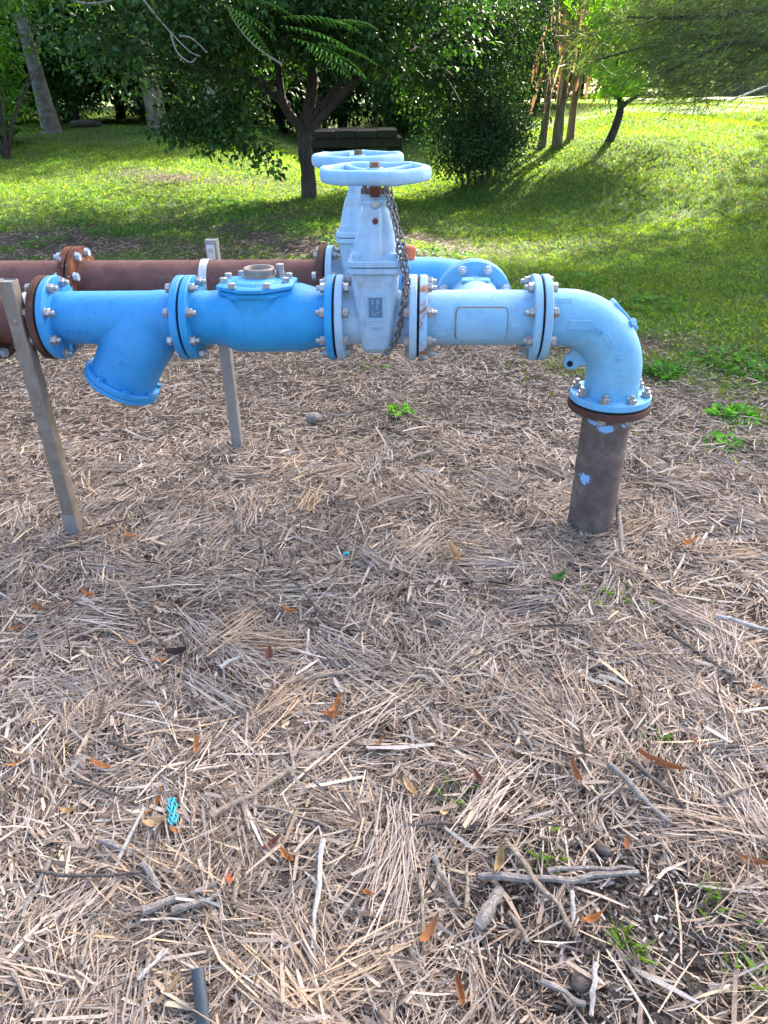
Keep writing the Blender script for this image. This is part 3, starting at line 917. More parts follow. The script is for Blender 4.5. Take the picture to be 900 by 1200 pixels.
# --- chain and padlock -----------------------------------------------------
def link_mesh():
    pts = []; a_, b_ = 0.0115, 0.0075
    for k in range(16):
        t_ = 2 * math.pi * k / 16
        pts.append((a_ * math.copysign(abs(math.cos(t_)) ** .7, math.cos(t_)), b_ * math.copysign(abs(math.sin(t_)) ** .9, math.sin(t_)), 0))
    return MB().tube(pts, 0.0029, 6, closed=True).mesh('link', 60)
LINK = link_mesh()
def lay_links(par, path, step=0.0178):
    P = [Vector(p) for p in path]
    seg = [(P[i + 1] - P[i]).length for i in range(len(P) - 1)]; tot = sum(seg); n = int(tot / step)
    for k in range(n + 1):
        d = k * step; i = 0
        while i < len(seg) - 1 and d > seg[i]: d -= seg[i]; i += 1
        p = P[i].lerp(P[i + 1], min(1, d / seg[i])); tg = (P[i + 1] - P[i]).normalized()
        q = tg.to_track_quat('X', 'Y').to_matrix().to_4x4()
        obj('link', LINK, M['chain'], par, Matrix.Translation(p) @ q @ RX(random.uniform(-20, 20) + (90 if k % 2 else 0)))
p0 = L(*on_line(455, 222, -0.035))
ch = thing('chain', 'dull steel chain hanging from the handwheel down the front gate valve', 'chain', p0, 0)
def cp(px, py, t_): return Vector(L(*on_line(px, py, t_))) - p0
lay_links(ch, [cp(452, 219, -.045), cp(455, 235, -.06), cp(463, 262, -.085), cp(467, 285, -.110), cp(471, 305, -.118), cp(474, 325, -.120), cp(473, 350, -.118), cp(469, 375, -.112), cp(464, 395, -.108), cp(457, 410, -.10), cp(449, 416, -.09)])
lay_links(ch, [cp(457, 222, -.030), cp(461, 240, -.045), cp(466, 265, -.075), cp(472, 285, -.105), cp(476, 305, -.112), cp(478, 330, -.112), cp(473, 362, -.104), cp(468, 388, -.098), cp(461, 405, -.09)])
pp = Vector(L(*on_line(479, 296, -.085)))
pk = thing('padlock', 'orange padlock hanging on the chain beside the front gate valve', 'padlock', pp, PHI)
MB().box((-.021, -.011, -.022), (.021, .011, .022), .005, RY(8)).build('lock_body', M['orange'], pk, 35)
MB().tube([(-.012 + .002, 0, .018), (-.026, -.004, .030), (-.036, -.010, .022), (-.038, -.014, .006), (-.028, -.012, -.006), (-.018, -.004, -.010)], .0042, 8).build('shackle', M['chain'], pk, 60)

# ================================================================== GROUND LITTER
def tape(P, A, Ln, Wd, tilt, curl, roll, tone, thick=False):
    """bent ribbon per row: 3 cross sections, 6 verts, 2 quads. P centre, A heading"""
    n = len(P)
    d = np.stack([np.cos(A) * np.cos(tilt), np.sin(A) * np.cos(tilt), np.sin(tilt)], 1)
    sd = np.stack([-np.sin(A), np.cos(A), np.zeros(n)], 1)
    up = np.cross(d, sd)
    sd = sd * np.cos(roll)[:, None] + up * np.sin(roll)[:, None]
    up = np.cross(d, sd)
    hl = (Ln / 2)[:, None]; w = (Wd / 2)[:, None]
    bend = (curl * Ln)[:, None]
    q = np.empty((n, 6, 3))
    for i, (k, ww) in enumerate(((-1, 0.8), (0.1, 1.0), (1, 0.45))):
        c = P + d * hl * k + sd * bend * (k * k - .4) + up * np.abs(bend) * 0.25 * (1 - k * k)
        q[:, 2 * i] = c - sd * w * ww; q[:, 2 * i + 1] = c + sd * w * ww
    b = (np.arange(n) * 6)[:, None]
    f = np.concatenate([b + np.array([0, 1, 3, 2]), b + np.array([2, 3, 5, 4])], 0)
    return q.reshape(-1, 3), f, np.repeat(tone, 6, 0)

STRAW = np.array([(.42, .325, .25), (.34, .272, .222), (.56, .46, .37), (.25, .195, .16), (.46, .38, .32), (.13, .095, .075), (.50, .36, .24), (.34, .295, .26), (.68, .58, .48), (.07, .055, .045)])
STRAW_W = np.array([.18, .17, .13, .13, .13, .11, .07, .07, .04, .08])  # dark brown straw, its share raised to stand in for shadows between pieces
def pick(n, pal, w, jit=0.24, lift=1.0):
    c = pal[rng.choice(len(pal), n, p=w / w.sum())]
    return np.clip(c * lift * (1 + rng.normal(0, jit, (n, 1))), 0.01, 0.85)

def swirl(x, y):
    return 1.1 + 2.4 * (vnoise(x, y, 2.6, 3) - .5) * 2 + 2.0 * (vnoise(x, y, 7.5, 5) - .5) * 2

def bare(x, y):
    """thin litter near the charred patch and towards the lawn"""
    k = np.exp(-(((x - 0.46) / 0.36) ** 2 + ((y - 0.80) / 0.36) ** 2)) * .97 * (.6 + .6 * vnoise(x, y, 9, 21))
    k = np.maximum(k, np.exp(-(((x - 1.25) / .3) ** 2 + ((y - 1.8) / .25) ** 2)) * .5)
    return k

def scatter(n, y0, y1, pw=1.0):
    u_ = rng.random(n) ** pw
    y = y0 + (y1 - y0) * u_
    x = (rng.random(n) * 2 - 1) * (0.56 * y + 0.75)
    return x, y

parts = []
def litter(n, y0, y1, pw, lmu, lsd, lmin, lmax, w0, w1, zmax, align, spread=.35, pal_w=STRAW_W, tiltsd=.10, respect=1.0):
    x, y = scatter(n, y0, y1, pw)
    keep = (rng.random(n) > bare(x, y) * respect) & (y < lawn_edge(x) + rng.normal(0.2, .5, n))
    x, y = x[keep], y[keep]; n = len(x)
    al = rng.random(n) < align
    A = np.where(al, swirl(x, y) + rng.normal(0, spread, n), rng.random(n) * 6.283)
    Ln = np.clip(np.exp(rng.normal(math.log(lmu), lsd, n)), lmin, lmax)
    Wd = w0 + (w1 - w0) * rng.random(n) ** 2
    z = terrain(x, y) + 0.002 + zmax * rng.random(n) ** 1.4 * (0.5 + vnoise(x, y, 6, 2))
    tl = np.clip(rng.normal(0, tiltsd, n), -.5, .5)
    z = np.maximum(z, terrain(x, y) + np.abs(np.sin(tl)) * Ln * .35)
    t_ = pick(n, STRAW, pal_w, .28, 1.12) * np.array((.98, .965, .93))
    t_ = np.minimum(t_, np.array((.60, .53, .46)))
    t_ *= (0.80 + 0.40 * vnoise(x, y, 3.0, 8))[:, None]
    parts.append(tape(np.stack([x, y, z], 1), A, Ln, Wd, tl, rng.normal(0, .03, n), rng.normal(0, .45, n), t_))
litter(80000, .25, 3.2, 1.0, .046, .6, .012, .22, .0014, .0058, .024, .45)
litter(8000, .25, 2.4, 1.0, .100, .45, .05, .30, .0014, .0050, .030, .6, .3)
litter(14000, .25, 3.4, 1.0, .062, .55, .02, .22, .004, .0115, .032, .45, .5)
litter(150000, 2.2, 6.6, 1.0, .021, .55, .008, .10, .0018, .0062, .024, .2, pal_w=STRAW_W * np.array([.9, .9, 1.2, 1, 1, 1.8, .9, 1, 1.6, 2.2]))  # extra dark chips stand in for the shaded gaps further back
n = 6000; x = .46 + rng.normal(0, .26, n); y = .82 + rng.normal(0, .26, n)
parts.append(tape(np.stack([x, y, terrain(x, y) + .003 + .012 * rng.random(n)], 1), rng.random(n) * 6.283, rng.uniform(.006, .035, n), rng.uniform(.002, .008, n), rng.normal(0, .15, n), rng.normal(0, .05, n), rng.normal(0, .5, n), pick(n, np.array([(.03, .027, .026), (.06, .052, .048), (.10, .085, .075), (.20, .17, .15), (.38, .35, .32)]), np.array([.3, .3, .2, .12, .08]))))
litter(16000, 2.0, 5.2, 1.0, .075, .5, .02, .25, .0022, .006, .028, .5)
litter(16000, .25, 2.0, 1.0, .016, .5, .006, .05, .0015, .006, .006, .1, respect=0.2)
litter(26000, .25, 2.8, 1.0, .06, .5, .02, .22, .0007, .0016, .034, .3)
# straw drifted against the standpipe and the posts
for (bx, by, rr_) in ((L(S5, 0, 0).x, L(S5, 0, 0).y, .10), (L(-1.202, -.115, 0).x, L(-1.202, -.115, 0).y, .04), (L(-.735, .665, 0).x, L(-.735, .665, 0).y, .04)):
    n = 420; a = rng.random(n) * 6.283; r = rr_ + .015 + np.abs(rng.normal(0, .07, n)); x = bx + r * np.cos(a); y = by + r * np.sin(a)
    parts.append(tape(np.stack([x, y, terrain(x, y) + .012 + .035 * rng.random(n) * np.exp(-(r - rr_) / .08)], 1), a + 1.57 + rng.normal(0, .45, n), rng.uniform(.02, .12, n), rng.uniform(.0015, .005, n), rng.normal(0, .12, n), rng.normal(0, .08, n), rng.normal(0, .4, n), pick(n, STRAW, STRAW_W, .3, .95)))
# leaf crumbs on the thin parts of the lawn
n = 70000
y = 4.5 + 9.5 * rng.random(n); x = (rng.random(n) * 2 - 1) * (.55 * y + .8)
k = (rng.random(n) > cover(x, y) * 1.15) & (y > lawn_edge(x) - .8); x, y = x[k], y[k]; n = len(x)
parts.append(tape(np.stack([x, y, terrain(x, y) + .004 + .02 * rng.random(n)], 1), rng.random(n) * 6.283, rng.uniform(.015, .08, n), rng.uniform(.004, .014, n), rng.normal(0, .15, n), rng.normal(0, .03, n), rng.normal(0, .4, n), pick(n, STRAW, STRAW_W, .28, .62) * np.array((1, .9, .78))))
# swathes of parallel palm straw
cx_, cy_ = scatter(170, .3, 3.0, 1.0)
for k in range(len(cx_)):
    m_ = random.randint(24, 60)
    if bare(cx_[k], cy_[k]) > .4: continue
    a0 = float(swirl(cx_[k], cy_[k])) + random.gauss(0, .5)
    ox = rng.normal(0, .05, m_); oy = rng.normal(0, .035, m_)
    x = cx_[k] + ox * math.cos(a0) - oy * math.sin(a0); y = cy_[k] + ox * math.sin(a0) + oy * math.cos(a0)
    A = a0 + rng.normal(0, .10, m_) + oy * 2.2
    c0 = STRAW[random.choice([0, 0, 1, 2, 3, 4, 4, 6, 7])]
    parts.append(tape(np.stack([x, y, terrain(x, y) + .012 + .022 * rng.random(m_)], 1), A, rng.uniform(.07, .24, m_), rng.uniform(.0012, .0048, m_),
                      rng.normal(0, .05, m_), rng.normal(0, .05, m_), rng.normal(0, .5, m_), np.clip(c0 * (1 + rng.normal(0, .2, (m_, 1))), .02, .8)))
def join(parts):
    vs_, fs, ts = [], [], []; o = 0
    for a, b, c in parts:
        vs_.append(a); fs.append(b + o); ts.append(c); o += len(a)
    return np.concatenate(vs_), np.concatenate(fs), np.concatenate(ts)
M['straw'] = toned('dry_palm_straw')
v_, f_, t_ = join(parts)
tag(obj('straw_mulch', np_mesh('straw_mulch', v_, f_, t_), M['straw']), 'dry grey-tan palm straw mulch covering the ground under the pipes', 'mulch', kind='stuff')

# ------------------------------------------------------------------ single leaves and sticks in the litter
M['deadleaf'] = leafy('dead_leaf', 0.7, 0.2, (1.2, 1.0, .8), .2)
def leaf_mesh(name, ln, wd, tone, curl=.25, cup=.3, n=7):
    vs_, fs, ts = [], [], []
    for i in range(n + 1):
        u_ = i / n; w = wd * math.sin(math.pi * min(1, u_ * .96 + .03)) ** .75 * (1 - .25 * u_)
        x = ln * (u_ - .5); zc = curl * ln * (u_ - .5) ** 2 * 2 + .004
        for s_ in (-1, -.5, 0, .5, 1):
            vs_.append((x, s_ * w, zc + cup * wd * s_ * s_ + .0015 * math.sin(9 * u_ + 3 * s_)))
            k = 0.75 + .35 * random.random() - (.12 if s_ == 0 else 0)
            ts.append([c * k for c in tone])
    for i in range(n):
        for j in range(4):
            a = i * 5 + j; fs.append((a, a + 1, a + 6, a + 5))
    me = np_mesh(name, np.array(vs_), np.array(fs), np.array(ts))
    me.polygons.foreach_set('use_smooth', [True] * len(me.polygons))
    return me

def litter_at(px, py, lift=.03):
    p = on_ground(px, py); return Vector((p.x, p.y, p.z + lift))
def px_len(px, py, l):
    p = on_ground(px, py); return l * (p - Vector((0, 0, H))).dot(ray(450, 600)) / FPX

OR, BR, PA, RD, DK = (.45, .19, .06), (.28, .125, .055), (.52, .36, .19), (.19, .075, .055), (.13, .07, .05)
near_of = {}
LEAF = [  # px, py, length px, heading deg (image), colour, width ratio, label
 (188, 950, 36, -70, OR, .22, 'orange dead leaf standing beside the turquoise scrap'),
 (186, 976, 30, -20, PA, .42, 'broad pale tan dead leaf under the turquoise scrap'),
 (210, 984, 20, 20, OR, .28, 'small rusty orange leaf tip touching the turquoise scrap'),
 (26, 905, 40, -50, OR, .17, 'long narrow orange dead leaf on pale straw'),
 (122, 908, 34, 12, BR, .32, 'curled brown dead leaf on the straw'),
 (233, 885, 26, 85, OR, .26, 'upright narrow orange dead leaf on the straw'),
 (82, 962, 20, -10, PA, .35, None), (396, 838, 34, -70, OR, .26, 'bright orange dead leaf beside the end of the long stick'),
 (388, 850, 22, 10, OR, .35, None), (480, 934, 34, 60, PA, .27, 'yellowish tan dead leaf on coarse straw'),
 (520, 960, 34, -55, PA, .24, 'pale ochre dead leaf lying on a thin stick'),
 (562, 925, 26, 70, RD, .28, 'dull red dead leaf in the straw'), (673, 918, 36, 82, BR, .24, 'warm brown dead leaf hanging over dark stalks'),
 (770, 905, 60, 25, BR, .15, 'long brown strap leaf across the thick stalks'), (500, 1105, 52, -58, BR, .20, 'long rusty dead leaf pointing up from the straw'),
 (690, 1090, 34, -22, OR, .26, 'orange leaf lying flat by the charred soil'), (541, 1178, 44, 84, BR, .20, 'brown dead leaf standing at the edge of the charred soil'),
 (338, 1015, 26, 40, OR, .30, 'small glossy orange leaf beside a dark red leaf'), (322, 999, 28, -35, RD, .3, 'dark red leaf beside the small glossy orange leaf'),
 (880, 1020, 36, 28, BR, .25, 'russet dead leaf on fine matted straw'), (731, 1000, 28, -65, BR, .25, 'brown dead leaf beside the dark seed pod'),
 (815, 882, 28, 35, BR, .2, None), (862, 882, 24, 25, BR, .2, None), (535, 662, 34, 75, PA, .3, 'pale buff dead leaf in front of the standpipe'),
 (156, 637, 22, 15, OR, .3, None), (586, 1022, 44, -72, (.36, .27, .13), .24, 'dull olive-brown dead leaf above the grey bark chunk'),
 (315, 779, 22, 80, RD, .4, 'curled maroon dead leaf on grey straw'), (190, 784, 24, 5, OR, .3, None), (208, 776, 26, -15, (.05, .04, .04), .4, 'blackened dead leaf on grey straw'),
 (50, 722, 22, 25, BR, .3, None), (105, 706, 20, 5, OR, .25, None), (655, 688, 24, -30, (.07, .20, .05), .4, 'single fresh green leaf lying before the standpipe'),
 (803, 645, 22, -8, OR, .35, None), (160, 762, 18, 0, OR, .3, None), (270, 1042, 16, 60, (.6, .13, .04), .35, 'small red-orange leaf between stems'),
 (432, 1058, 18, 20, OR, .3, None), (884, 815, 18, 40, OR, .3, None), (22, 745, 20, -30, BR, .3, None), (340, 725, 20, 10, OR, .25, None), (445, 880, 20, -60, BR, .25, None)]
for px, py, l, a, c, wr, lab in LEAF:
    ln = px_len(px, py, l) * .9; wr = wr * .62
    me = leaf_mesh('dead_leaf', ln, ln * wr, c, random.uniform(.2, .9), random.uniform(.2, 1.2))
    o = obj('dead_leaf', me, M['deadleaf'])
    o.location = litter_at(px, py, .026); o.rotation_euler = (random.uniform(-.35, .35), random.uniform(-.3, .3), rad(-a * 1.0))
    tag(o, lab or 'small dried orange-brown leaf scattered on the straw mulch', 'leaf', 'dead leaves on the mulch')

def stick_mesh(p0, p1, r0, r1, bend=.05, flat=.6, n=7, name='stick'):
    p0, p1 = Vector(p0), Vector(p1); d = p1 - p0; sd = Vector((-d.y, d.x, 0))
    pts, rr = [], []
    for i in range(n + 1):
        u_ = i / n
        pts.append(p0 + d * u_ + sd * bend * math.sin(math.pi * u_) + sd * random.gauss(0, .012) + Vector((0, 0, .004 * math.sin(5 * u_))))
        rr.append((r0 + (r1 - r0) * u_) * random.uniform(.72, 1.15))
    m = MB().tube(pts, rr, 7)
    return m
M['stk_grey'] = bark('grey_weathered_stalk', (.16, .135, .12), (.46, .42, .38), 60, 1)
M['stk_tan'] = bark('tan_stalk', (.20, .15, .11), (.50, .41, .31), 60, 1)
M['stk_dark'] = bark('dark_stalk', (.05, .04, .035), (.20, .165, .14), 60, 1)
M['stk_pale'] = bark('bleached_stick', (.40, .37, .34), (.70, .67, .62), 60, 1)
STICK = [  # from px to px, radius m, material, label
 (250, 968, 402, 874, .0085, 'stk_tan', 'longest tan stalk lying diagonally above the turquoise scrap'),
 (378, 995, 367, 1120, .008, 'stk_pale', 'pale split stalk lying lengthways on the straw'),
 (172, 1080, 256, 1046, .011, 'stk_grey', 'thick grey stem, upper of a side-by-side pair'), (206, 1080, 260, 1056, .010, 'stk_grey', 'thick grey stem, lower of a side-by-side pair'),
 (120, 996, 160, 1008, .010, 'stk_grey', 'short thick grey stem below the tan leaf'), (170, 1024, 190, 1052, .011, 'stk_grey', 'stubby grey stem pointing at the paired stems'),
 (50, 1031, 246, 1027, .005, 'stk_dark', 'long thin dark stalk lying level across the straw'), (92, 924, 150, 942, .006, 'stk_dark', 'dark slanting stalk below the curled brown leaf'),
 (130, 880, 172, 893, .008, 'stk_dark', 'thick dark stalk half buried in straw'), (295, 953, 392, 980, .005, 'stk_tan', 'tan forked-looking stalk beside the long stick'),
 (560, 1041, 746, 1031, .010, 'stk_grey', 'curved grey stick lying across the charred soil'), (640, 1030, 742, 1027, .007, 'stk_grey', 'shorter grey stick lying along the curved grey stick'),
 (590, 995, 676, 1106, .0075, 'stk_tan', 'brown stalk crossing over the curved grey stick'), (560, 1100, 584, 1052, .017, 'stk_grey', 'short broad chunk of grey bark'),
 (545, 1075, 546, 1018, .006, 'stk_tan', 'straight tan stalk beside the grey bark chunk'), (508, 1015, 538, 1070, .008, 'stk_grey', 'pale grey slat of bark leaning in the straw'),
 (594, 1080, 618, 1112, .007, 'stk_tan', 'short tan stalk beside the grey bark chunk'), (695, 1140, 690, 1198, .007, 'stk_pale', 'bleached stick beside the striped pod'),
 (668, 1055, 670, 1092, .006, 'stk_pale', 'short bleached chip on the charred soil'), (480, 977, 572, 974, .006, 'stk_dark', 'straight dark twig lying level under the ochre leaf'),
 (492, 1035, 497, 1122, .006, 'stk_tan', 'long tan stalk beside the rusty leaf'), (835, 731, 900, 746, .010, 'stk_pale', 'bleached grey stick lying right of the standpipe'),
 (782, 752, 872, 812, .009, 'stk_dark', 'dark bark stick lying in front of the bleached stick'), (632, 1160, 684, 1186, .008, 'stk_grey', 'grey slanting stick near the striped pod'),
 (690, 790, 770, 772, .005, 'stk_grey', None), (430, 575, 445, 545, .008, 'stk_grey', 'curled grey bark strip standing in fine litter'),
 (478, 547, 508, 534, .010, 'stk_grey', 'flat grey bark piece behind the fine litter'), (530, 560, 598, 545, .004, 'stk_tan', None), (358, 808, 432, 790, .008, 'stk_tan', 'pale thick straw stalk lying level'),
 (345, 690, 400, 750, .006, 'stk_dark', None), (190, 688, 330, 686, .005, 'stk_tan', 'long tan stalk lying level between the posts'), (260, 792, 288, 775, .008, 'stk_pale', None),
 (30, 1085, 62, 1012, .006, 'stk_grey', None), (100, 1140, 112, 1095, .006, 'stk_tan', None), (280, 1035, 276, 1072, .006, 'stk_tan', None), (20, 1150, 36, 1190, .006, 'stk_tan', None),
 (600, 855, 640, 912, .006, 'stk_grey', 'grey stalk leaning toward the warm brown leaf'), (712, 905, 782, 972, .010, 'stk_grey', 'thick grey palm stalk in the slanting swathe'), (735, 900, 800, 955, .009, 'stk_dark', 'dark palm stalk beside the thick grey one'),
 (605, 870, 560, 800, .005, 'stk_tan', None), (840, 945, 886, 925, .006, 'stk_tan', None), (440, 960, 446, 1050, .005, 'stk_tan', None), (430, 885, 448, 838, .005, 'stk_tan', None), (165, 1158, 200, 1120, .006, 'stk_pale', None)]
for x0, y0, x1, y1, r, mt, lab in STICK:
    r *= .85; a, b = litter_at(x0, y0, .026 + r), litter_at(x1, y1, .022 + r)
    mid = (a + b) / 2
    m = stick_mesh(a - mid, b - mid, r, r * .75, random.uniform(-.04, .04))
    for i, q in enumerate(m.v): pass
    o = m.build('stick', M[mt], None, 50); o.location = mid
    tag(o, lab or 'plain dry stalk lying loose on the straw mulch', 'stick', 'loose stalks and sticks on the mulch')

# woody root climbing beside the standpipe
pts = [Vector(L(.80 + .105, .05, .16)), Vector(L(.906, .02, .09)), litter_at(722, 612, .05), litter_at(726, 632, .03), litter_at(728, 655, .015)]
tag(MB().tube([p - pts[0] for p in pts], [.005, .008, .010, .010, .005], 8).build('woody_root', M['stk_grey'], None, 60), 'grey woody root climbing out of the mulch beside the standpipe', 'root').location = pts[0]
# turquoise scrap of net rope
c = litter_at(205, 963, .035)
m = MB(); 
scr = thing('net_scrap', 'scrap of turquoise net rope on the mulch', 'rope scrap', c, rad(-72))
for k in range(6):
    l = px_len(205, 963, 36)
    m = MB(); m.tube([(l * (u_ - .5), (k - 2.5) * .0032 + .003 * math.sin(u_ * 14 + k * 2), .003 * math.cos(u_ * 15 + k) + .004) for u_ in np.linspace(0, 1, 14)], .0021, 6)
    m.build('strand', M.setdefault('teal', plain('turquoise_twine', (.05, .45, .55), .6, .4, 200)), scr, 60)
c = litter_at(406, 658, .03)
tag(MB().tube([(-.012, 0, 0), (0, .004, .006), (.013, 0, .002)], [.004, .007, .004], 6).build('plastic_scrap', M['teal'], None, 60), 'tiny blue plastic scrap in the litter', 'scrap').location = c
# dark plastic tube end
a = litter_at(236, 1152, .05); b = litter_at(242, 1215, .02)
m = MB(); d = (b - a)
m.tube([Vector((0, 0, 0)), d * .5, d], .0125, 16)
o = m.build('hose_end', plain('dark_grey_plastic', (.045, .06, .075), .5, .2), None, 40); o.location = a
tag(o, 'dark blue-grey plastic hose end poking from the straw', 'hose')
# pods and clod
def clod(px, py, rx, ry, rz_, mat, name, lab, cat, ribs=0):
    m = MB(); rs = []
    for i in range(9):
        u_ = math.pi * (i + .3) / 9.0; 
        rs.append([(rx * math.sin(u_) * math.cos(t_) * (1 + .1 * math.sin(3 * t_ + i) + (.06 * math.cos(ribs * t_) if ribs else 0)), ry * math.sin(u_) * math.sin(t_) * (1 + .1 * math.sin(2 * t_ - i)), rz_ * math.cos(u_)) for t_ in np.linspace(0, 6.283, 20, endpoint=False)])
    m.rings(rs); o = m.build(name, mat, None, 60); o.location = litter_at(px, py, rz_ * .45 + .012); o.rotation_euler = (0, .2, random.uniform(0, 3))
    return tag(o, lab, cat)
clod(705, 1001, .021, .014, .011, M['stk_dark'], 'seed_pod', 'smooth dark seed pod on the charred soil', 'seed pod')
clod(680, 1157, .022, .019, .014, M['stk_dark'], 'seed_pod', 'ribbed dark seed pod near the bleached stick', 'seed pod', 12)
clod(368, 495, .045, .035, .030, M['stk_grey'], 'stone', 'rounded grey-brown stone in the litter behind the pipes', 'stone')

# ================================================================== GRASS, WEEDS
def blades(P, hgt, wid, tone, lean=.5):
    n = len(P); A = rng.random(n) * 6.283; B = rng.random(n) * 6.283
    sd = np.stack([np.cos(A), np.sin(A), np.zeros(n)], 1) * (wid / 2)[:, None]
    ln = np.stack([np.cos(B), np.sin(B), np.zeros(n)], 1) * (hgt * lean * rng.random(n))[:, None]
    up = np.zeros((n, 3)); up[:, 2] = hgt
    q = np.empty((n, 4, 3))
    q[:, 0] = P - sd; q[:, 1] = P + sd
    q[:, 2] = P + up * .6 + ln * .4 + sd * .7; q[:, 3] = P + up * (1 - .25 * rng.random((n, 1))) + ln * 1.6
    b = (np.arange(n) * 4)[:, None]
    f = np.concatenate([b + np.array([0, 1, 2]), b + np.array([0, 2, 3])], 0)
    return q.reshape(-1, 3), f, np.repeat(tone, 4, 0)
GP = np.array([(.068, .155, .032), (.090, .185, .038), (.050, .118, .027), (.13, .19, .056), (.17, .165, .07), (.045, .10, .022)])
GWt = np.array([.3, .25, .2, .12, .04, .09])
gparts = []
def grass(n, y0, y1, pw, kx, h0, h1, w0, w1):
    y = y0 + (y1 - y0) * rng.random(n) ** pw; x = (rng.random(n) * 2 - 1) * (kx * y + 1.0)
    k = rng.random(n) < cover(x, y); x, y = x[k], y[k]; n = len(x)
    t_ = pick(n, GP, GWt, .22) * (.75 + .5 * vnoise(x, y, 1.2, 6))[:, None]
    gparts.append(blades(np.stack([x, y, terrain(x, y) - .004], 1), rng.uniform(h0, h1, n) * .7, rng.uniform(w0, w1, n) * .85, t_, .7))
grass(170000, 2.6, 9.5, .75, .56, .022, .065, .004, .0085)
grass(170000, 9.0, 17.0, .8, .56, .03, .075, .007, .014)
grass(150000, 16.0, 42.0, .8, .55, .04, .08, .010, .022)
M['grass'] = leafy('grass_blade', .6, .45, (2.7, 2.15, .38), .25)
v_, f_, t_ = join(gparts)
tag(obj('lawn_grass', np_mesh('lawn_grass', v_, f_, t_), M['grass']), 'short green lawn grass, patchy near the mulch', 'grass', kind='stuff')

M['leaf'] = leafy('green_leaf', .6, .4, (1.7, 1.9, .5), .18)
M['leafdark'] = leafy('dark_glossy_leaf', .55, .24, (1.5, 1.8, .4), .22)
def leaf_quads(P, D, Nn, ln, wd, tone, fold=.25):
    """folded diamond leaf: base, left, tip, right"""
    D = D / np.linalg.norm(D, axis=1, keepdims=True)
    S = np.cross(D, Nn); S /= np.linalg.norm(S, axis=1, keepdims=True) + 1e-9
    Un = np.cross(S, D)
    l = ln[:, None]; w = wd[:, None]
    q = np.empty((len(P), 4, 3))
    q[:, 0] = P; q[:, 2] = P + D * l - Un * l * .08
    mid = P + D * l * .45 + Un * w * fold
    q[:, 1] = mid - S * w; q[:, 3] = mid + S * w
    b = (np.arange(len(P)) * 4)[:, None]
    f = np.concatenate([b + np.array([0, 2, 1]), b + np.array([0, 3, 2])], 0)
    return q.reshape(-1, 3), f, np.repeat(tone, 4, 0)

def weed(px, py, wpx, n, lf, tone, lab, hgt=.06, name='weed_patch', grp='low green weeds'):
    p = on_ground(px, py); R = px_len(px, py, wpx) / 2
    a = rng.random(n) * 6.283; r = R * np.sqrt(rng.random(n)) * (1 + .3 * np.sin(3 * a))
    x, y = r * np.cos(a), r * np.sin(a)
    z = terrain(p.x + x, p.y + y) - p.z + hgt * rng.random(n) * (1.1 - r / R / 1.5)
    d = np.stack([np.cos(a) + rng.normal(0, .6, n), np.sin(a) + rng.normal(0, .6, n), rng.uniform(-.1, .8, n)], 1)
    nn = np.stack([rng.normal(0, .3, n), rng.normal(0, .3, n), np.ones(n)], 1)
    t_ = np.array(tone) * (1 + rng.normal(0, .25, (n, 1)))
    v_, f_, tt = leaf_quads(np.stack([x, y, z], 1), d, nn, rng.uniform(.6, 1.2, n) * lf, rng.uniform(.25, .45, n) * lf, np.clip(t_, .01, .9))
    o = obj(name, np_mesh(name, v_, f_, tt), M['leaf']); o.location = p
    return tag(o, lab, 'weed', grp, 'stuff')
GW = (.075, .24, .025)
weed(775, 440, 42, 160, .05, (.05, .16, .02), 'dark green weed tuft beside the elbow flange', .07)
weed(862, 490, 50, 170, .045, (.11, .32, .03), 'bright green clover patch in bare litter, larger of two', .05)
weed(845, 522, 40, 90, .04, (.10, .30, .03), 'bright green clover patch in bare litter, smaller of two', .04)
weed(468, 485, 26, 60, .04, (.14, .34, .04), 'small lime green weed on the litter under the front gate valve', .05)
weed(850, 425, 80, 200, .04, (.06, .18, .03), 'spreading broad-leaved weeds along the lawn edge behind the clover', .08)
weed(885, 440, 50, 130, .04, (.06, .18, .03), 'spreading broad-leaved weeds along the lawn edge behind the clover', .08)
for px, py, w in ((130, 272, 70), (95, 262, 50), (350, 268, 70), (380, 258, 50), (400, 285, 50), (262, 240, 50), (50, 285, 50), (300, 250, 40), (520, 300, 60), (680, 330, 70), (760, 360, 80)):
    weed(px, py, w, int(w * 2.6), .045, (.065, .18, .03), 'leafy green weeds spreading in the lawn', .06)
for px, py, w, n, lab in ((735, 1112, 34, 60, 'tuft of fresh grass sprouting from charred soil'), (530, 935, 26, 18, 'thin grass seedlings between dead leaves'), (765, 872, 40, 22, 'thin green shoots in slanting straw'), (640, 1010, 50, 24, 'fine green shoots around the curved stick'), (830, 1060, 60, 26, 'fine green shoots on charred soil edge'), (880, 1150, 50, 30, 'pale green shoots beside matted straw'), (715, 700, 70, 40, 'sparse green shoots beside the bleached stick'), (590, 430, 60, 30, 'thin green shoots under the tee'), (440, 432, 60, 30, 'thin green shoots under the front gate valve')):
    p = on_ground(px, py); R = px_len(px, py, w) / 2
    xy = rng.normal(0, R * .5, (n, 2)); pts_ = np.stack([xy[:, 0], xy[:, 1], terrain(p.x + xy[:, 0], p.y + xy[:, 1]) - p.z], 1)
    v_, f_, tt = blades(pts_, rng.uniform(.02, .055, n), rng.uniform(.0012, .0026, n), np.array((.10, .17, .05)) * (1 + rng.normal(0, .2, (n, 1))), .7)
    o = obj('grass_sprouts', np_mesh('grass_sprouts', v_, f_, tt), M['leaf']); o.location = p
    tag(o, lab, 'grass', 'grass sprouts in the mulch', 'stuff')

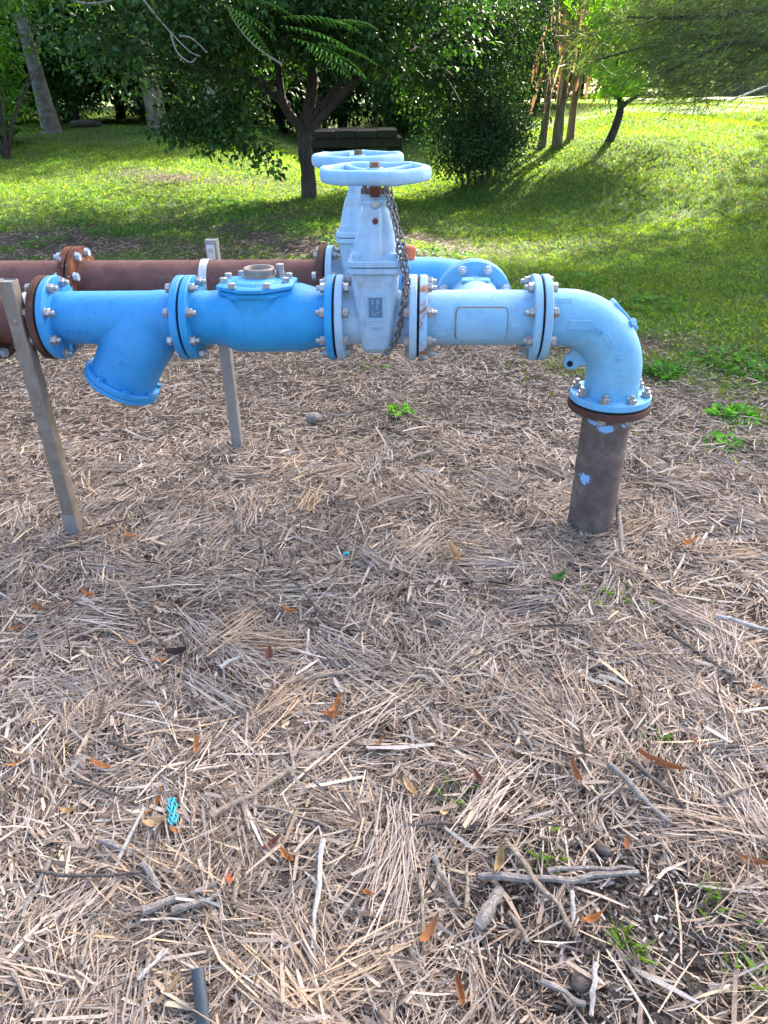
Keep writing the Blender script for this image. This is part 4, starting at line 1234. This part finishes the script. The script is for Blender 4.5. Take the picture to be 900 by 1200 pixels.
# ================================================================== TREES
def limb(m, pts, r0, r1, seg=8, sub=5):
    P = [Vector(p) for p in pts]; out = []
    n = len(P) - 1
    for i in range(n):
        a, b = P[max(0, i - 1)], P[i]; c, d = P[i + 1], P[min(n, i + 2)]
        for k in range(sub):
            t_ = k / sub
            out.append(0.5 * ((2 * b) + (c - a) * t_ + (2 * a - 5 * b + 4 * c - d) * t_ ** 2 + (3 * b - a - 3 * c + d) * t_ ** 3))
    out.append(P[-1])
    rr = [r0 + (r1 - r0) * (i / (len(out) - 1)) for i in range(len(out))]
    rr = [r * random.uniform(.93, 1.07) for r in rr]
    m.tube(out, rr, seg)
    return out

def clumps(C, Rr, n, shell=.55, cut=None):
    """clump centres in an ellipsoid, gathered towards its surface"""
    d = rng.normal(0, 1, (n, 3)); d /= np.linalg.norm(d, axis=1, keepdims=True)
    r = (shell + (1 - shell) * rng.random(n)) * (1 + .12 * np.sin(d[:, 0] * 5 + d[:, 2] * 4))
    p = np.array(C) + d * r[:, None] * np.array(Rr)
    if cut is not None: p = p[cut(p)]
    return p

def foliage(cent, per, sig, lf, wr, tone, jit=.3, droop=.5, flat=.6):
    n = len(cent) * per
    c = np.repeat(cent, per, 0); off = rng.normal(0, 1, (n, 3)) * np.array([sig, sig, sig * flat])
    P = c + off
    D = off + rng.normal(0, sig * .6, (n, 3)); D[:, 2] -= droop * sig
    Nn = np.stack([rng.normal(0, .6, n), rng.normal(0, .6, n), np.ones(n)], 1)
    ct = np.repeat(rng.uniform(.7, 1.3, (len(cent), 1)), per, 0)
    tn = np.clip(np.array(tone) * ct * (1 + rng.normal(0, jit, (n, 1))) * (1 + rng.normal(0, .06, (n, 3))), .004, .9)
    l = lf * rng.uniform(.6, 1.25, n)
    return leaf_quads(P, D, Nn, l, l * wr * rng.uniform(.8, 1.2, n), tn)

def make_tree(name, label, base, trunk_fn, fol, mat_bark, cat='tree', group=None, leafmat=None, trunk_name='trunk', crown_name='crown', rz=0):
    t = thing(name, label, cat, base, rz, group)
    if trunk_fn:
        m = MB(); trunk_fn(m); m.build(trunk_name, mat_bark, t, 60)
    if fol:
        v_, f_, tt = join(fol)
        tag(obj(crown_name, np_mesh(crown_name, v_, f_, tt), leafmat or M['leaf'], t), kind='stuff')
    return t
M['bark_dark'] = bark('dark_bark', (.018, .014, .011), (.075, .06, .048), 16, .3)
M['bark_grey'] = bark('grey_palm_bark', (.10, .09, .08), (.30, .28, .26), 10, 1.6, (.12, .105, .09))
M['bark_flake'] = bark('flaking_bark', (.05, .038, .03), (.27, .23, .19), 9, .3)
M['bark_pale'] = bark('pale_bark', (.16, .14, .12), (.40, .37, .33), 12, .5)
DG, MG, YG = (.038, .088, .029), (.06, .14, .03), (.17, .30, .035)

# 1 central spreading tree
B = on_ground(362, 232)
def tk(m):
    limb(m, [(0, 0, -.2), (.01, 0, .35), (-.02, 0, .75), (.02, .1, 1.0)], .118, .095, 12)
    limb(m, [(0, .05, .95), (.14, .15, 1.5), (.10, .2, 2.2), (.3, .3, 3.6)], .10, .04)
    limb(m, [(-.02, .0, .9), (-.28, -.05, 1.25), (-.36, -.1, 1.9), (-.9, -.2, 3.0)], .075, .03)
    limb(m, [(0, .05, .85), (.4, .0, 1.2), (.85, -.1, 1.55), (1.7, -.2, 1.95), (2.6, -.2, 2.3)], .07, .025)
    limb(m, [(.02, .05, .95), (.55, .2, 1.5), (1.1, .4, 2.0), (1.7, .5, 3.0)], .06, .025)
    limb(m, [(-.2, 0, 1.2), (-.9, .1, 1.62), (-1.9, .2, 1.75), (-2.8, .3, 2.2)], .06, .02)
    limb(m, [(-.3, -.05, 1.5), (-.7, -.3, 1.45), (-1.2, -.5, 1.15), (-1.55, -.6, .95)], .03, .010)
    for k in range(34):
        a = random.uniform(0, 6.28); z0 = random.uniform(1.3, 2.4); l = random.uniform(.5, 1.6)
        c0 = Vector((random.uniform(-2.2, 2.4), random.uniform(-.8, 1.5), z0))
        limb(m, [c0, c0 + Vector((math.cos(a) * l * .5, math.sin(a) * l * .5, .1)), c0 + Vector((math.cos(a) * l, math.sin(a) * l, random.uniform(-.3, .4)))], .015, .004, 5, 3)
def cut1(p): return (p[:, 2] > 1.40 - .10 * np.clip(-p[:, 0] - 1, 0, 2) + .35 * np.sin(p[:, 0] * 2.1 + 1) - .03 * np.abs(p[:, 0]) + .12 * np.clip(1.2 - np.abs(p[:, 0]), 0, 2)) & ((p[:, 0] < 2.3) | (p[:, 2] > 3.3))
fo = [foliage(clumps((.1, -1.0, 2.15), (3.0, .8, .75), 150, .1, cut1), 60, .16, .085, .30, (.030, .074, .020)),
      foliage(clumps((-.1, .6, 3.6), (4.1, 3.2, 2.75), 900, .35, cut1), 62, .20, .085, .30, DG),
      foliage(clumps((0, -.6, 2.3), (3.4, 1.9, .9), 170, .3, cut1), 60, .17, .085, .30, (.033, .080, .022)),
      foliage(np.array([(-1.35, -.55, 1.0), (-1.6, -.6, .92), (-1.1, -.5, 1.08), (-.85, -.45, 1.15), (-1.75, -.6, 1.02), (-1.25, -.6, .78), (-.95, -.5, .88), (-1.45, -.5, 1.2), (-.7, -.4, 1.0), (-.62, -.4, .7), (-.5, -.3, .5), (-1.5, -.6, 1.1), (-1.2, -.55, 1.2), (-1.0, -.5, 1.3), (-1.3, -.6, .9), (-.8, -.5, .75), (-.75, -.45, 1.25), (-1.85, -.6, .95)]), 105, .13, .095, .36, (.045, .105, .028))]
make_tree('broadleaf_tree', 'dark spreading broadleaf tree with forked trunk behind the gate valves', B, tk, fo, M['bark_dark'], group='trees around the lawn', leafmat=M['leafdark'])

bt = bpy.data.objects['broadleaf_tree']
def spray(p0, d, ln, tone, n=16):
    vs_, fs_ = [], []
    d = Vector(d).normalized(); sd = d.cross(Vector((0, 0, 1))).normalized()
    for i in range(n):
        u_ = i / (n - 1); c = Vector(p0) + d * ln * u_ - Vector((0, 0, .22 * ln * u_ * u_)); w = .42 * ln * math.sin(math.pi * (u_ * .86 + .12)) ** .8
        o = len(vs_); e = .5 * ln / n
        vs_ += [c - d * e * .4, c + d * e * .4]
        for q in (-1, 1):
            tip = c + sd * q * w * random.uniform(.75, 1.1) + d * w * .35 - Vector((0, 0, .12 * w + random.uniform(0, .02))); mid = c + sd * q * w * .5 + d * w * .2
            k = len(vs_); vs_ += [mid - d * e * .6, mid + d * e * .6, tip]
            fs_ += [(o, o + 1, k + 1), (o, k + 1, k), (k, k + 1, k + 2)]
        if i: fs_ += [(o - 7, o, o + 1), (o - 8, o - 7, o)]
    me = np_mesh('pinnate_spray', np.array([tuple(v) for v in vs_]), np.array(fs_), np.tile(tone, (len(vs_), 1)))
    return obj('pinnate_spray', me, M['leaf'], bt)
for px, py, Y, d, ln in ((330, 30, 9.6, (1, -.2, -.1), .7), (345, 45, 9.5, (1, -.3, -.25), .75), (330, 20, 9.7, (1, .1, .05), .8), (360, 55, 9.4, (.9, -.4, -.35), .5), (255, 2, 9.6, (.9, -.2, -.3), .6), (250, -5, 9.8, (1, .1, .0), .8), (270, 10, 9.5, (.7, -.3, -.6), .5), (380, 25, 9.7, (1, .2, .1), .55), (372, 50, 9.6, (1, .0, -.1), .6)):
    for q in range(1): spray(at_y(px, py + 12 * q, Y - .1 * q) - B, (d[0], d[1] + .25 * q, d[2] - .2 * q), ln * (1.1 - .15 * q), (.13, .29, .06))
for pts_ in ([(165, -5), (180, 15), (200, 38), (222, 60), (235, 66)], [(200, 38), (207, 60), (222, 73), (230, 68)], [(210, 42), (225, 45), (243, 62)], [(75, -4), (100, 4), (128, 1), (150, -5)], [(330, 75), (300, 55), (278, 30), (262, 0)]):
    m = MB(); limb(m, [at_y(a, b, 9.7) - B for a, b in pts_], .014, .006, 6, 4); m.build('bare_twig', M['stk_grey'], bt, 60)

# 2 weeping shrub mass to its right
B2 = on_ground(562, 214)
def tk(m):
    for k in range(9):
        a = random.uniform(0, 6.28); x = random.uniform(-.3, .3)
        limb(m, [(x, .1, -.1), (x + .2 * math.cos(a), .2 * math.sin(a) + .2, .9), (x + .6 * math.cos(a), .5 * math.sin(a) + .2, 1.9)], .02, .008, 6, 4)
def cut2(p): return (p[:, 2] > .08 + .55 * np.clip(p[:, 0] - .25, 0, 2) + .5 * np.clip(-p[:, 0] - .45, 0, 1))
fo = [foliage(clumps((-.75, .2, 2.15), (1.3, .7, .65), 130, .2), 60, .17, .07, .32, (.036, .08, .026), droop=1.2),
      foliage(clumps((-.1, -.25, .62), (.75, .3, .55), 110, .1, cut2), 60, .14, .05, .34, (.042, .086, .03), droop=1.2),
      foliage(clumps((-.05, .5, 1.75), (1.25, 1.0, 1.85), 400, .3, cut2), 66, .16, .055, .34, (.040, .084, .030), droop=1.2),
      foliage(clumps((.15, -.05, .75), (.9, .45, .75), 170, .2, cut2), 62, .15, .05, .34, (.045, .090, .033), droop=1.2)]
make_tree('weeping_shrub', 'dark fine-leaved weeping shrub hanging to the lawn right of the gate valves', B2, tk, fo, M['bark_dark'], 'shrub', leafmat=M['leafdark'], crown_name='foliage', trunk_name='stems')

# 3 left pale palm trunk, 4 flaking trunk, 5 slim pale trunk
def foot(px, Y):
    z = 0.6
    for _ in range(6):
        p = Vector((0, 0, H)); d = ray(px, 150); q = p + d * (Y / d.y); z = tz(q.x, Y)
    return Vector((q.x, Y, z))
B3 = foot(60, 19.0)
k3 = (B3.y * .8616) / FPX
def tk(m):
    w = 10.5 * k3
    zs = [-.3, 0, .12, .25, .45, .8, 1.2, 1.7, 2.3, 3.2, 4.5, 6.8]
    m.tube([(-.055 * max(z, 0) - .004 * max(z, 0) ** 2, .02 * z, z) for z in zs], [w * q for q in (1.2, 1.15, 1.08, 1.0, .92, .84, .76, .68, .60, .52, .46, .40)], 18)
fo = [foliage(clumps((-.4, .2, 7.4), (2.4, 2.4, 1.3), 80, .3), 50, .3, .35, .08, MG)]
make_tree('palm_tree', 'smooth grey palm trunk with swollen base on the shaded lawn', B3, tk, fo, M['bark_grey'], group='trees around the lawn')
B4 = on_ground(187, 156)
k4 = (B4.y * .8616) / FPX
def tk(m):
    w = 13 * k4
    limb(m, [(0, 0, -.2), (0, 0, .1), (-.03, 0, .8), (-.1, 0, 1.9), (-.1, .2, 4.0), (.2, .3, 6.0)], w * 1.05, w * .5, 14, 6)
    for k in range(5): limb(m, [(-.1, .1, 2.4 + .5 * k), (-.1 + math.cos(k * 2.4) * .8, math.sin(k * 2.4) * .8, 3.2 + .5 * k), (-.1 + math.cos(k * 2.4) * 1.8, math.sin(k * 2.4) * 1.8, 3.6 + .5 * k)], .09, .03)
fo = [foliage(clumps((-.1, .3, 4.9), (3.0, 2.4, 2.2), 260, .4, lambda p: p[:, 2] > 2.25 + .3 * np.sin(p[:, 0] * 3)), 55, .24, .12, .32, DG)]
make_tree('rough_barked_tree', 'stout tree with flaking grey bark at the back of the lawn', B4, tk, fo, M['bark_flake'], group='trees around the lawn')
B5 = on_ground(252, 150)
def tk(m): limb(m, [(0, 0, -.2), (0, 0, .6), (-.04, 0, 1.6), (-.1, 0, 3.4), (-.2, .2, 5.5)], .20, .12, 12, 5)
fo = [foliage(clumps((-.1, .3, 5.0), (2.6, 2.4, 2.2), 200, .4, lambda p: p[:, 2] > 2.6), 55, .24, .12, .32, DG)]
make_tree('slim_tree', 'slim pale-barked tree behind the drooping branch of the broadleaf tree', B5, tk, fo, M['bark_pale'], group='trees around the lawn')

# 6 left edge shrubs and fern
def shrub(name, lab, base, R3, n, per, lf, wr, tone, sig=.16, zc=None, grp='shrubs edging the lawn', cut=None, lm=None, droop=.6):
    def tk(m):
        for k in range(7):
            a = k * 0.9 + random.random(); l = random.uniform(.4, .9)
            limb(m, [(0, 0, -.1), (R3[0] * .25 * math.cos(a), R3[1] * .25 * math.sin(a), R3[2] * .6), (R3[0] * l * math.cos(a), R3[1] * l * math.sin(a), R3[2] * 1.3)], .035, .008, 6, 4)
    zc = R3[2] if zc is None else zc
    return make_tree(name, lab, base, tk, [foliage(clumps((0, 0, zc), R3, n, .45, cut), per, sig, lf, wr, tone, droop=droop)], M['bark_dark'], 'shrub', grp, lm, 'stems', 'foliage')
p = on_ground(10, 172)
shrub('leafy_shrub', 'bright leafy shrub hanging over the lawn before the palm trunk', (p.x - .55, p.y, p.z), (1.15, 1.0, 1.9), 190, 60, .10, .28, (.075, .19, .03), .17, 1.75)
p2 = foot(42, 15.5)
shrub('leafy_shrub', 'light green leafy branches arching in front of the palm trunk top', (p2.x - .7, 15.5, p2.z), (1.3, .9, 1.1), 130, 55, .11, .22, (.085, .20, .035), .18, 2.9, droop=1.5)
p = on_ground(6, 168)
fern = thing('fern', 'low arching fern at the shaded lawn edge below the leafy shrub', 'fern', p, 0, 'shrubs edging the lawn')
for k in range(16):
    a = k * 2.4; ln = random.uniform(.7, 1.2); pts = []
    for u_ in np.linspace(0, 1, 12):
        pts.append((math.cos(a) * ln * u_ * .8, math.sin(a) * ln * u_ * .8, ln * (.9 * u_ - .75 * u_ ** 2.2)))
    pts = np.array(pts); vs_, fs_ = [], []
    sdv = np.array((-math.sin(a), math.cos(a), -.15)); fw = np.array((math.cos(a), math.sin(a), 0))
    for i in range(12):
        q = .15 * (1 - abs(i / 12 - .35)); vs_ += [pts[i], pts[i] + sdv * q + fw * .06, pts[i] - sdv * q + fw * .06]
    for i in range(11):
        fs_ += [(3 * i, 3 * i + 1, 3 * i + 3), (3 * i, 3 * i + 3, 3 * i + 2)]
    v_, f_, tt = np.array(vs_), np.array(fs_), np.tile((.06, .15, .03), (len(vs_), 1))
    obj('frond', np_mesh('frond', v_, f_, tt), M['leaf'], fern)

# 7 banana clump with dead hanging leaves
B7 = foot(664, 14.6)
M['dryleaf'] = leafy('dry_banana_leaf', .8, .25, (1.2, 1.0, .8), .15)
ban = thing('banana_plant', 'banana clump with dry brown hanging leaves and two green blades', 'banana plant', B7, 0)
M['pseudostem'] = bark('banana_stem', (.07, .05, .035), (.26, .20, .14), 10, .25)
for (x, y, r, h_, lx) in ((-.15, 0, .10, 1.9, .1), (.12, .15, .08, 1.7, .2), (-.38, .2, .08, 1.6, -.2)):
    m = MB(); limb(m, [(x, y, -.1), (x + .02, y, h_ * .5), (x + lx, y, h_)], r, r * .55, 10); m.build('stem', M['pseudostem'], ban, 60)
def strap_leaf(p0, d, ln, w, sag, tone, n=12, twist=0.):
    vs_, fs, ts = [], [], []
    p0, d = Vector(p0), Vector(d).normalized(); sd = d.cross(Vector((0, 0, 1))).normalized()
    sd = (sd * math.cos(twist) + Vector((0, 0, 1)) * math.sin(twist)).normalized()
    for i in range(n + 1):
        u_ = i / n; c = p0 + d * ln * u_ - Vector((0, 0, sag * ln * u_ * u_))
        ww = w * math.sin(math.pi * min(.985, u_ * .93 + .06)) ** .6
        for s_ in (-1, -.5, 0, .5, 1):
            vs_.append(c + sd * ww * s_ + Vector((0, 0, .10 * ww * (abs(s_) - .5) + random.uniform(-.012, .012))))
            k = random.uniform(.8, 1.15); ts.append([q * k for q in tone])
    for i in range(n):
        for j in range(4):
            if abs(j - 1.5) > 1 and random.random() < .12: continue
            a = i * 5 + j; fs.append((a, a + 1, a + 6, a + 5))
    return np_mesh('leaf_blade', np.array([tuple(v) for v in vs_]), np.array(fs), np.array(ts))
for p0, d, ln, w, sag, tw in (((.05, -.9, 1.10), (.95, -.25, -.02), 1.0, .20, .22, 1.1), ((.1, -.8, 1.55), (1, -.2, .10), .9, .16, .2, .9), ((.25, -.7, .75), (.9, -.2, .35), .9, .15, .3, 1.0), ((-.05, -.6, 1.75), (.75, -.3, .35), 1.1, .17, .35, .9), ((.3, -.3, 2.0), (.9, .1, -.25), 1.0, .17, .2, 1.2), ((-.1, -.2, 1.85), (-.6, -.3, .8), 1.4, .22, .5, .3), ((.2, .1, 2.5), (.4, .3, .9), 1.8, .28, .4, 0), ((0, .1, 2.6), (.1, -.6, 1), 1.6, .26, .6, 0)):
    obj('leaf_blade', strap_leaf(p0, d, ln, w, sag, (.19, .40, .05), twist=tw), M['leaf'], ban)
for k in range(46):
    x, y, z = random.uniform(-.65, .55), random.uniform(-.45, .2), random.uniform(1.0, 2.3); ln = random.uniform(.35, .8)
    d = (random.uniform(-.35, .35), random.uniform(-.3, .1), -1)
    obj('dry_leaf', strap_leaf((x, y, z), d, ln, random.uniform(.03, .09), .1, random.choice([(.30, .19, .12), (.40, .28, .19), (.20, .12, .08), (.48, .37, .28)]), 8, random.uniform(0, 1.5)), M['dryleaf'], ban)
for k in range(7):
    x = random.uniform(-.6, .6); z = random.uniform(1.4, 2.7); s_ = random.choice((-1, 1))
    m = MB(); limb(m, [(x * .2, -.1, z - .2), (x, -.2, z + .25), (x + s_ * .5, -.3, z + .05)], .035, .018, 6, 4); m.build('leaf_stalk', M['stk_tan'], ban, 60)

# 8 small leaning feathery tree, backlit
B8 = on_ground(716, 164)
def tk(m):
    limb(m, [(-.05, 0, -.1), (.06, 0, .25), (.10, .05, .55), (-.05, .1, 1.0), (-.1, .2, 2.0)], .085, .035)
    limb(m, [(.10, .05, .5), (.45, .0, .75), (.95, -.1, 1.2), (1.7, -.2, 1.8)], .05, .015)
    limb(m, [(.0, .05, .8), (-.3, .1, 1.3), (-.4, .2, 2.2)], .04, .015)
def cut8(p): return p[:, 2] > .55 + .25 * np.sin(p[:, 0] * 4)
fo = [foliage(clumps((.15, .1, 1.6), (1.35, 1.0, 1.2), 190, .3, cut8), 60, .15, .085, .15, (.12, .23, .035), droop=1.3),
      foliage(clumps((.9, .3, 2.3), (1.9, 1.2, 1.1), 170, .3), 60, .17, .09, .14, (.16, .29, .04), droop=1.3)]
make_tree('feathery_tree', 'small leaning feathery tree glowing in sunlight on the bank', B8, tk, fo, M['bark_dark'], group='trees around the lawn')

# 9 bright willowy tree behind it
B9 = foot(775, 27.0)
def tk(m): limb(m, [(0, 0, -.1), (.1, 0, 1.2), (0, .1, 2.6), (.2, .2, 4.5)], .13, .05)
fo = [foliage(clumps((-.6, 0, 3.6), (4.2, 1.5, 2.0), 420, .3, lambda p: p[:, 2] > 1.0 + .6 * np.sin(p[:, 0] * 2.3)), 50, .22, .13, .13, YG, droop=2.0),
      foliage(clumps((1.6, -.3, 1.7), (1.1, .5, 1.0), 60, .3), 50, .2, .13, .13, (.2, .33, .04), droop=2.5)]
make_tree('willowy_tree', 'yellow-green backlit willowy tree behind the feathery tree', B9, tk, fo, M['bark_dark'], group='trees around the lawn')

# 10 needle-leaved tree whose branches reach in; its crown shades the pipework
def needles(cent, per, ln, wd, sig, tone, dirv):
    n = len(cent) * per
    c = np.repeat(cent, per, 0) + rng.normal(0, 1, (n, 3)) * np.array([sig, sig, sig * .6])
    D = np.array(dirv) + rng.normal(0, .55, (n, 3))
    Nn = rng.normal(0, 1, (n, 3)); l = ln * rng.uniform(.6, 1.3, n)
    tn = np.clip(np.array(tone) * np.repeat(rng.uniform(.7, 1.3, (len(cent), 1)), per, 0) * (1 + rng.normal(0, .25, (n, 1))), .004, .9)
    return leaf_quads(c, D, Nn, l, np.full(n, wd), tn, 0)
BT = Vector((8.6, 12.9, tz(8.6, 12.9)))
tips = []
def tk(m):
    limb(m, [(0, 0, -.3), (.05, 0, 2), (-.1, .1, 5), (0, .1, 9.5)], .26, .06, 12)
    for k in range(26):
        a = k * 2.4; z = 2.6 + 6.5 * (k / 26); l = 3.2 * (1 - .45 * k / 26)
        e = Vector((math.cos(a) * l, math.sin(a) * l, z + .7)); limb(m, [(0, 0, z), (math.cos(a) * l * .5, math.sin(a) * l * .5, z + .5), e], .07, .015, 6, 4)
    for b in REACH:
        limb(m, [Vector(q) - BT for q in b], .06, .010, 7, 6)
REACH = []
for (x0, y0, Y0), (x1, y1, Y1), (x2, y2, Y2) in (((905, 76, 11.0), (830, 98, 10.5), (785, 92, 10.2)), ((905, 40, 10.0), (800, 45, 9.6), (700, 70, 9.2)), ((905, 10, 9.5), (820, 20, 9.2), (735, 20, 9.0)), ((930, 60, 9.0), (860, 50, 8.8), (780, 85, 8.6)), ((930, 5, 10.5), (850, -5, 10), (760, 0, 9.7))):
    REACH.append([BT + Vector((0, 0, 2.6 + random.random())), at_y(x0 + 60, y0 - 20, Y0 + .5), at_y(x0, y0, Y0), at_y(x1, y1, Y1), at_y(x2, y2, Y2)])
fo = [needles(clumps((0, 0, 6.2), (3.9, 3.9, 3.7), 1100, .2, lambda p: p[:, 2] > 2.9), 60, .26, .017, .24, (.035, .075, .03), (0, 0, -.5)),
      needles(clumps((-2.4, 1.5, 8.0), (3.0, 3.0, 2.3), 520, .1), 60, .26, .017, .24, (.035, .075, .03), (0, 0, -.5))]  # unseen upper lobe leaning left, added to shade the left of the mulch
cc = []
for b in REACH:
    P = [Vector(q) - BT for q in b]
    for i in range(2, 4):
        for k in range(11):
            q = P[i].lerp(P[i + 1], k / 11)
            for _ in range(2): cc.append(q + Vector((random.gauss(0, .22), random.gauss(0, .3), random.gauss(0.02, .13))))
fo.append(needles(np.array([tuple(q) for q in cc]), 48, .20, .0034, .14, (.10, .135, .065), (-.8, -.2, -.35)))
make_tree('needle_tree', 'grey-green needle-leaved tree reaching soft branches in above the sunlit bank', BT, tk, fo, M['bark_dark'], group='trees around the lawn')

# 11 trees beyond, sharing a few crowns
def bg_proto(R3, n, per, lf, tone, zc, hcut):
    v_, f_, tt = join([foliage(clumps((0, 0, zc), R3, n, .35, lambda p: p[:, 2] > hcut), per, .34, lf, .34, tone)])
    return np_mesh('crown', v_, f_, tt)
CR_ = [bg_proto((3.0, 2.2, 2.9), 330, 60, .17, (.035, .08, .022), 3.0, .15), bg_proto((2.6, 2.0, 2.6), 300, 60, .16, (.055, .12, .03), 2.8, .3), bg_proto((3.2, 2.4, 3.6), 330, 60, .18, (.045, .10, .028), 3.6, 1.0)]
def tk_me():
    m = MB(); limb(m, [(0, 0, -.3), (.1, 0, 1.5), (-.1, .1, 3.2), (.1, 0, 4.6)], .19, .07, 8)
    for k in range(6):
        a = k * 1.1; limb(m, [(0, 0, 1.6 + .3 * k), (math.cos(a) * .9, math.sin(a) * .9, 2.4 + .3 * k), (math.cos(a) * 1.9, math.sin(a) * 1.6, 2.8 + .3 * k)], .07, .02, 6, 3)
    return m.mesh('trunk', 60)
TKM = tk_me()
KIND = ['dense dark tree in the row behind the lawn', 'mid green bushy tree in the row behind the lawn', 'tall loose-crowned tree in the row behind the lawn']
for i, (x, y, k, sc) in enumerate([(-15.5, 25, 0, 1.1), (-12.8, 27, 1, 1.1), (-10.5, 25.5, 0, 1.0), (-8.4, 26.5, 2, .95), (-6.6, 25, 0, .95), (-4.6, 26.5, 1, 1.0), (-3.0, 25, 0, .9), (-1.2, 26, 2, .9), (.6, 24.5, 0, .85), (2.2, 25.5, 1, .9), (3.6, 24, 0, .8), (5.2, 27, 2, .85), (-17, 29, 2, 1.2), (-9, 31, 2, 1.2), (-3.5, 31, 2, 1.15), (1.5, 30.5, 2, 1.0),
                                 (6.0, 41, 1, 1.2), (10.5, 43, 0, 1.2), (15.0, 42, 1, 1.2), (19.5, 43, 0, 1.3), (24, 41, 1, 1.2), (-8.6, 23.0, 1, .75), (-11.6, 22.0, 0, .8), (14.9, 20.4, 0, 1.15)] + [(.9, 21.6, 0, .42), (2.3, 21.2, 1, .42), (3.7, 21.8, 0, .45)] + [(-16 + 2.4 * q, 23.2 + .8 * math.sin(q * 2.1), q % 2, .42) for q in range(8)] + [(-30 + 6.5 * q, 52 + 2 * math.sin(q), 2, 1.9) for q in range(12)] + [(12.1, 16.3, 0, .95), (17.9, 24.7, 0, 1.2), (20.8, 28.9, 0, 1.3)]):  # trees off to the right are unseen, added to shade the lawn
    t = thing('background_tree', KIND[k] if i < 21 else 'low dense bush filling the gap under the tree row' if 24 <= i < 35 else 'tall hazy tree in the farthest belt behind everything' if 35 <= i < 47 else 'unseen dense tree added right of the bank to shade the lawn' if i >= 47 else ['mid green bushy tree standing just behind the palm trunk', 'dense dark tree standing to the side of the palm trunk', 'unseen big tree added beside the far bank to shade the lawn'][i - 21], 'tree', (x, y, tz(x, y)), random.uniform(0, 6.28), 'trees around the lawn')
    t.scale = (sc, sc, sc * (1.5 if (i == 23 or i >= 47) else 1.5 if (y < 29 and -4 < x < 2.5) else random.uniform(.92, 1.1)))  # right-hand and middle-row trees stretched taller to cast more shade
    obj('trunk', TKM, M['bark_dark'], t)
    tag(obj('crown', CR_[k], M['leafdark'], t), kind='stuff')

# ================================================================== BACKGROUND BUILT THINGS
# low concrete footbridge over the ditch
bp = at_y(418, 160, 18.0)
zt = at_y(418, 147, 18.0).z
br = thing('footbridge', 'low concrete slab footbridge over the shaded ditch behind the broadleaf tree', 'bridge', (bp.x, 18.0, zt - .5), 0)
M['conc'] = plain('mossy_concrete', (.045, .041, .035), .9, .5, 6)
for k in range(4):
    x = -.9 + k * .45
    MB().box((x + .006, -.7, .28), (x + .444, .9, .42 + .01 * (k % 2)), .012).build('slab', M['conc'], br, 35)
for x in (-1.0, .7): MB().box((x, -.5, -.6), (x + .3, .8, .279), .012).build('abutment', M['conc'], br, 35)
MB().box((-.95, -.66, .10), (.95, -.5, .278), .01).build('edge_beam', M['conc'], br, 35)
# timber fence far right
M['fence'] = bark('grey_fence_timber', (.10, .085, .075), (.24, .21, .185), 8, .15)
fp = at_y(862, 120, 34.0)
fn = thing('timber_fence', 'grey timber paling fence beyond the gravel track', 'fence', (fp.x, 34.0, tz(fp.x, 34)), 0)
pm = MB().box((-.072, -.012, 0), (.072, .012, 1.85)).mesh('paling', 30)
for k in range(64): obj('paling', pm, M['fence'], fn, T(-3.2 + k * .15, random.uniform(-.006, .006), .05) @ RY(random.uniform(-.4, .4)))
for z in (.4, 1.5): MB().box((-3.3, .0135, z), (6.5, .05, z + .09)).build('rail', M['fence'], fn)
# pale track
m = MB()
xs = np.linspace(3.0, 34, 60); 
vv = []; 
for x in xs: 
    for y in (28.6, 30.4): vv.append((x, y + .25 * math.sin(x * .4), tz(x, y + .25 * math.sin(x * .4)) + .045))
m.add(vv, [(2 * i, 2 * i + 2, 2 * i + 3, 2 * i + 1) for i in range(59)])
tag(m.build('gravel_track', plain('pale_gravel', (.42, .38, .33), .95, .35, 9), None, 60), 'pale gravel track in front of the timber fence', 'track', kind='structure')
# white rope stay
a = at_y(843, 138, 20.0); a.z = tz(a.x, a.y); b = at_y(905, 97, 20.0)
pz = Vector((b.x + .75, 20.0, 0)); pz.z = tz(pz.x, 20)
b2 = a + (b - a) * ((pz.x - a.x) / (b.x - a.x))
o = MB().tube([Vector((0, 0, -.02)), (b2 - a) * .5 - Vector((0, 0, .02)), b2 - a], .022, 8).build('rope_stay', M['white'], None, 60); o.location = a
tag(o, 'taut white rope stay slanting up from the sunlit lawn', 'rope')
pst = thing('timber_pole', 'timber pole holding the upper end of the white rope stay', 'pole', pz, 0)
m = MB(); limb(m, [(0, 0, -.4), (0, 0, 1.5), (0, 0, b2.z - pz.z + .4)], .09, .08, 12); m.build('shaft', M['bark_flake'], pst, 60)
MB().tube([(.0, 0, b2.z - pz.z - .03), (0, 0, b2.z - pz.z + .03)], .10, 14).build('rope_collar', M['white'], pst, 60)
# fallen log on the lawn
p = on_ground(100, 150)
o = MB().tube([(-.35, 0, .08), (-.1, .03, .10), (.2, -.02, .09), (.42, .05, .07)], [.07, .09, .085, .05], 9).build('fallen_log', M['bark_dark'], None, 60); o.location = p
tag(o, 'short dark log lying on the lawn beside the palm trunk', 'log')
